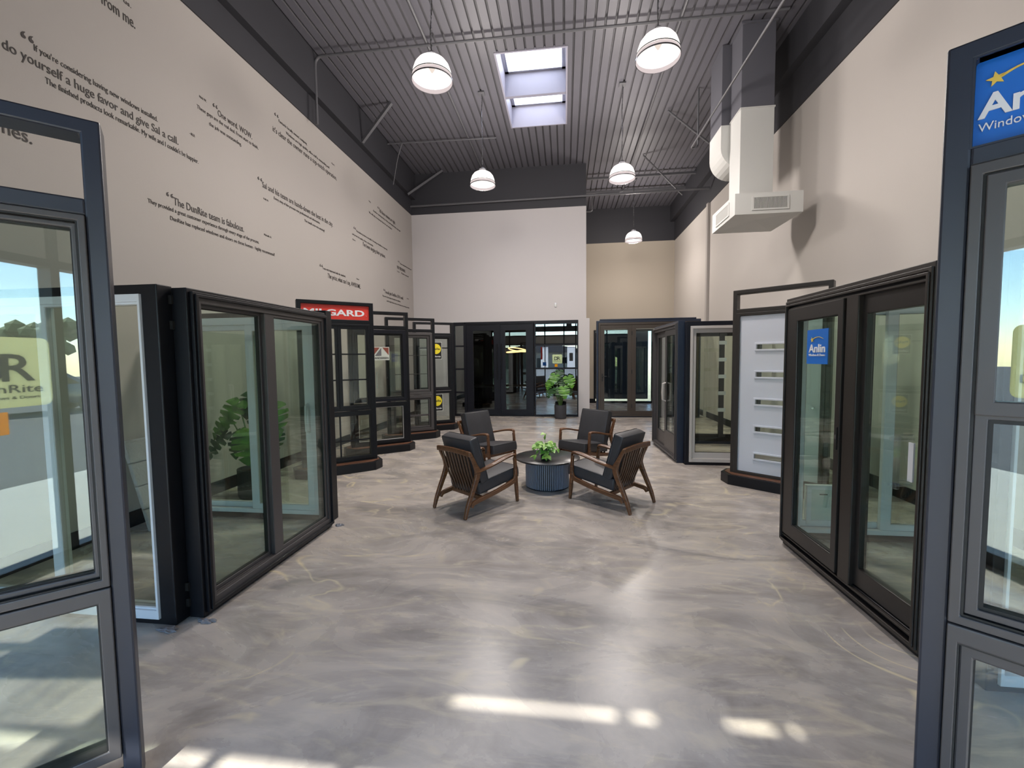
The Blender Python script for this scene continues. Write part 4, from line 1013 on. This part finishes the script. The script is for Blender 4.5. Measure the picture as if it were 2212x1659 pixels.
# ------------------------------------------------------------------ pendants, duct, pipes
def pendants():
    def make():
        t = thing('pendant_lamp', (0,0,0), 0, '', 'lamp')
        # origin at the rim
        prof = [(.233, .045), (.222, .11), (.200, .17), (.165, .215), (.115, .245), (.06, .255)]
        b = MB(); b.lathe(prof, 64, cap=False); sh = b.build('lamp_shade', M['shade'], t, smooth=True)
        sk = MB(); sk.lathe([(.236, -.002), (.2335, .044)], 96, cap=False); sk.build('ribbed_skirt', M['skirt'], t, smooth=True)
        MB().lathe([(.238,-.006),(.243,-.006),(.243,.008),(.238,.008)], 64, cap=False).build('rim_ring', M['steel'], t)
        MB().lathe([(.2345,.045),(.239,.045),(.238,.055),(.2335,.055)], 64, cap=False).build('band', M['pipe'], t)
        MB().lathe([(.06,.24),(.055,.20),(.035,.14),(.012,.10),(0,.095)], 32, cap=False).build('lamp_core', M['bulb'], t, smooth=True)
        MB().lathe([(.062,.25),(.062,.30),(.035,.33),(.012,.345)], 32).build('driver_housing', M['pipe'], t, smooth=True)
        top = ZC-4.88
        c = MB(); pts = [(.012*math.sin(z*9), .008*math.cos(z*7), z) for z in [.345+(top-.345)*k/24 for k in range(25)]]
        c.tube(pts, .0045, 6); c.build('power_cord', M['gasket'], t)
        k = MB(); k.tube([(0, 0, .345), (0, 0, top)], .0035, 6)
        n = 40
        for i in range(n):
            z = .36+(top-.38)*i/n; k.box(-.008, .008, -.002, .002, z, z+.02) if i % 2 else k.box(-.002, .002, -.008, .008, z, z+.02)
        k.build('chain', M['steel'], t)
        MB().box(-.06, .06, -.06, .06, top-.03, top).build('ceiling_box', M['pipe'], t, bevel=.005)
        return t
    o = make()
    spots = [(-1.55, 5.12, 'glowing pendant lamp nearest on the left of the skylight'), (1.04, 5.10, 'glowing pendant lamp nearest on the right of the skylight'),
             (-1.54, 8.22, 'smaller looking pendant lamp in front of the dark band over the pale back wall'), (1.07, 8.32, 'pendant lamp right of the back wall, second in the right row'),
             (1.96, 12.7, 'farthest pendant lamp, hanging in the rear alcove')]
    for i, (x, y, lab) in enumerate(spots):
        c = o if i == 0 else copy_tree(o)
        c.location = (x, y, 4.88); tag(c, lab, 'lamp', 'pendant lamps under the steel deck')
        ld = bpy.data.lights.new('pendant_light', 'POINT'); ld.energy = LAMP; ld.shadow_soft_size = .18; ld.color = (1, .925, .865)
        lo = bpy.data.objects.new('pendant_light', ld); C.objects.link(lo); lo.location = (x, y, 5.03)
LAMP = 260
pendants()

def duct():
    t = thing('air_duct', (2.915, 7.1, 0), 0, 'square white air duct with a diffuser box hanging near the right wall', 'duct')
    MB().box(-.237, .237, 0, .42, 5.34, ZC-.005).build('upper_duct', M['ductgrey'], t, bevel=.004)['label'] = 'charcoal painted upper length of duct'
    b = MB().box(-.24, .24, -.002, .422, 3.98, 5.34); b.build('lower_duct', M['duct'], t, bevel=.004)
    for za, zb_, w_, m_ in ((5.325, 5.345, .25, 'duct'), (4.02, 4.04, .25, 'duct'), (ZC-.035, ZC-.005, .26, 'ductgrey')):
        MB().box(-w_, w_, .238-w_, .182+w_, za, zb_).build('flange', M[m_], t)
    # diffuser: shallow box with a shallow pyramid underside
    x0, x1, y0, y1 = -.46, .46, -.44, .52; z0, z1 = 3.62, 3.92
    d = MB(); vs = [d.bm.verts.new(p) for p in ((x0,y0,z0),(x1,y0,z0),(x1,y1,z0),(x0,y1,z0),(x0,y0,z1),(x1,y0,z1),(x1,y1,z1),(x0,y1,z1))]
    ap = d.bm.verts.new(((x0+x1)/2, (y0+y1)/2, z0+.05)); tp = [d.bm.verts.new(p) for p in ((-.24,0,z1+.07),(.24,0,z1+.07),(.24,.42,z1+.07),(-.24,.42,z1+.07))]
    for i in range(4):
        j = (i+1) % 4
        d.bm.faces.new((vs[i], vs[j], vs[4+j], vs[4+i])); d.bm.faces.new((vs[j], vs[i], ap)); d.bm.faces.new((vs[4+i], vs[4+j], tp[j], tp[i]))
    d.bm.faces.new(tp[::-1]); df = d.build('diffuser_box', M['duct'], t)
    def grilleat(w, h, m4, n):
        g = MB(); g.ring(-w/2, w/2, -h/2, h/2, .022, -.012, .0); o = g.build('grille', M['duct'], df); o.matrix_local = m4
        MB().box(-w/2+.02, w/2-.02, -.003, -.001, -h/2+.02, h/2-.02).build('grille_back', M['gasket'], o)
        s = MB()
        for i in range(n):
            x = -w/2+.03+(w-.06)*i/(n-1); s.box(x-.0035, x+.0035, -.010, -.003, -h/2+.02, h/2-.02)
        s.build('louvres', M['duct'], o)
    grilleat(.50, .20, Matrix.Translation((.02, y0, 3.77)), 26)
    grilleat(.56, .20, Matrix.Translation((x0, .05, 3.77)) @ Matrix.Rotation(-PI/2, 4, 'Z'), 30)
    # elbow duct joining from behind left
    e = thing('elbow_duct', (2.915, 7.55, 0), 0, 'curved duct elbow running down behind the white air duct', 'duct')
    prof = [(-.37, 5.33), (-.37, 4.98)]+[(-.37+.34*(1-math.cos(a)), 4.98-.34*math.sin(a)) for a in [PI/2*k/8 for k in range(1, 9)]]+[(.1, 4.64), (.1, 5.33)]
    MB().prism(prof, 0, .55).build('elbow', M['duct'], e, bevel=.003)
    MB().box(-.365, .1, .005, .545, 5.33, ZC-.005).build('riser', M['ductgrey'], e, bevel=.003)['label'] = 'charcoal painted riser'
duct()

def pipes():
    g = 'painted pipes under the roof deck'
    def pipe(pts, r, label, fit=True):
        P = [Vector(p) for p in pts]; Q = [P[0]]
        for i in range(1, len(P)-1):
            a, b, c = P[i-1], P[i], P[i+1]; rr = min(.15, (a-b).length*.45, (c-b).length*.45)
            s, e = b+(a-b).normalized()*rr, b+(c-b).normalized()*rr
            for k in range(7): q = k/6; Q.append(s*(1-q)**2+b*2*q*(1-q)+e*q*q)
        Q.append(P[-1])
        tag(MB().tube(Q, r, 10).build('conduit', M['pipe'], smooth=True), label, 'pipe', g)
    z = ZC-.04
    pipe([(-4.02, 6.80, 5.45), (-4.02, 6.80, z-.03), (3.2, 6.83, z-.03)], .022, 'conduit crossing the ceiling in front of the skylight and dropping down the left wall')
    pipe([(-4.0, 9.63, z-.045), (-1.5, 9.72, z-.045)], .014, 'thin conduit across the ceiling behind the left pendant lamps')
    pipe([(-3.65, 9.60, z-.08), (-3.8, 9.7, 6.2), (-4.0, 9.9, 5.7)], .010, 'thin cable drooping from the rear conduit to the left dark band')
    pipe([(-2.135, YS, z), (-2.135, YP, z)], .022, 'straight conduit running along the left side of the deck')
    pipe([(1.72, YS, z), (1.72, YF, z)], .022, 'straight conduit running along the right side of the deck')
    pipe([(XL, 11.40, 5.72), (3.6, 11.40, 5.76)], .030, 'horizontal pipe crossing at the top of the pale back wall')
    pipe([(2.47, 1.0, 5.5), (2.38, 8.64, 5.5), (2.50, 8.64, 5.5), (2.50, 8.64, ZC-.01)], .016, 'long slanting looking pipe beside the white air duct')
    pipe([(2.1, 9.3, ZC-.02), (3.45, 9.9, 5.85)], .018, 'diagonal brace rod from deck to the right wall')
    pipe([(1.95, 11.2, ZC-.02), (3.0, 11.6, 5.7)], .018, 'diagonal brace rod in the rear right corner')
    pipe([(.585, 11.9, 5.5), (.75, 11.9, 5.5), (.75, 11.9, 5.95), (1.6, 11.9, 5.98), (1.6, 11.9, ZC-.01)], .016, 'bent conduit just behind the end of the pale back wall')
    def bar(a, b, w, label):
        a, b = Vector(a), Vector(b); d = b-a; o = MB().box(0, d.length, -w/2, w/2, -w/2, w/2).build('brace', M['pipe'], bevel=.004)
        o.matrix_world = Matrix.Translation(a) @ d.to_track_quat('X', 'Z').to_matrix().to_4x4(); tag(o, label, 'brace', 'braces under the roof deck')
    bar((-4.02, 8.40, 5.95), (-3.33, 8.25, ZC-.02), .06, 'square steel brace from the left dark band to the deck')
    bar((-4.02, 10.9, 5.85), (-3.2, 11.3, ZC-.02), .05, 'steel brace in the rear left corner of the deck')
    bar((.62, 13.2, ZC-.11), (3.6, 13.2, ZC-.11), .07, 'cross beam under the deck in the rear alcove')
    bar((.62, 12.2, ZC-.11), (3.6, 12.2, ZC-.11), .06, 'front cross beam under the deck in the rear alcove')
pipes()
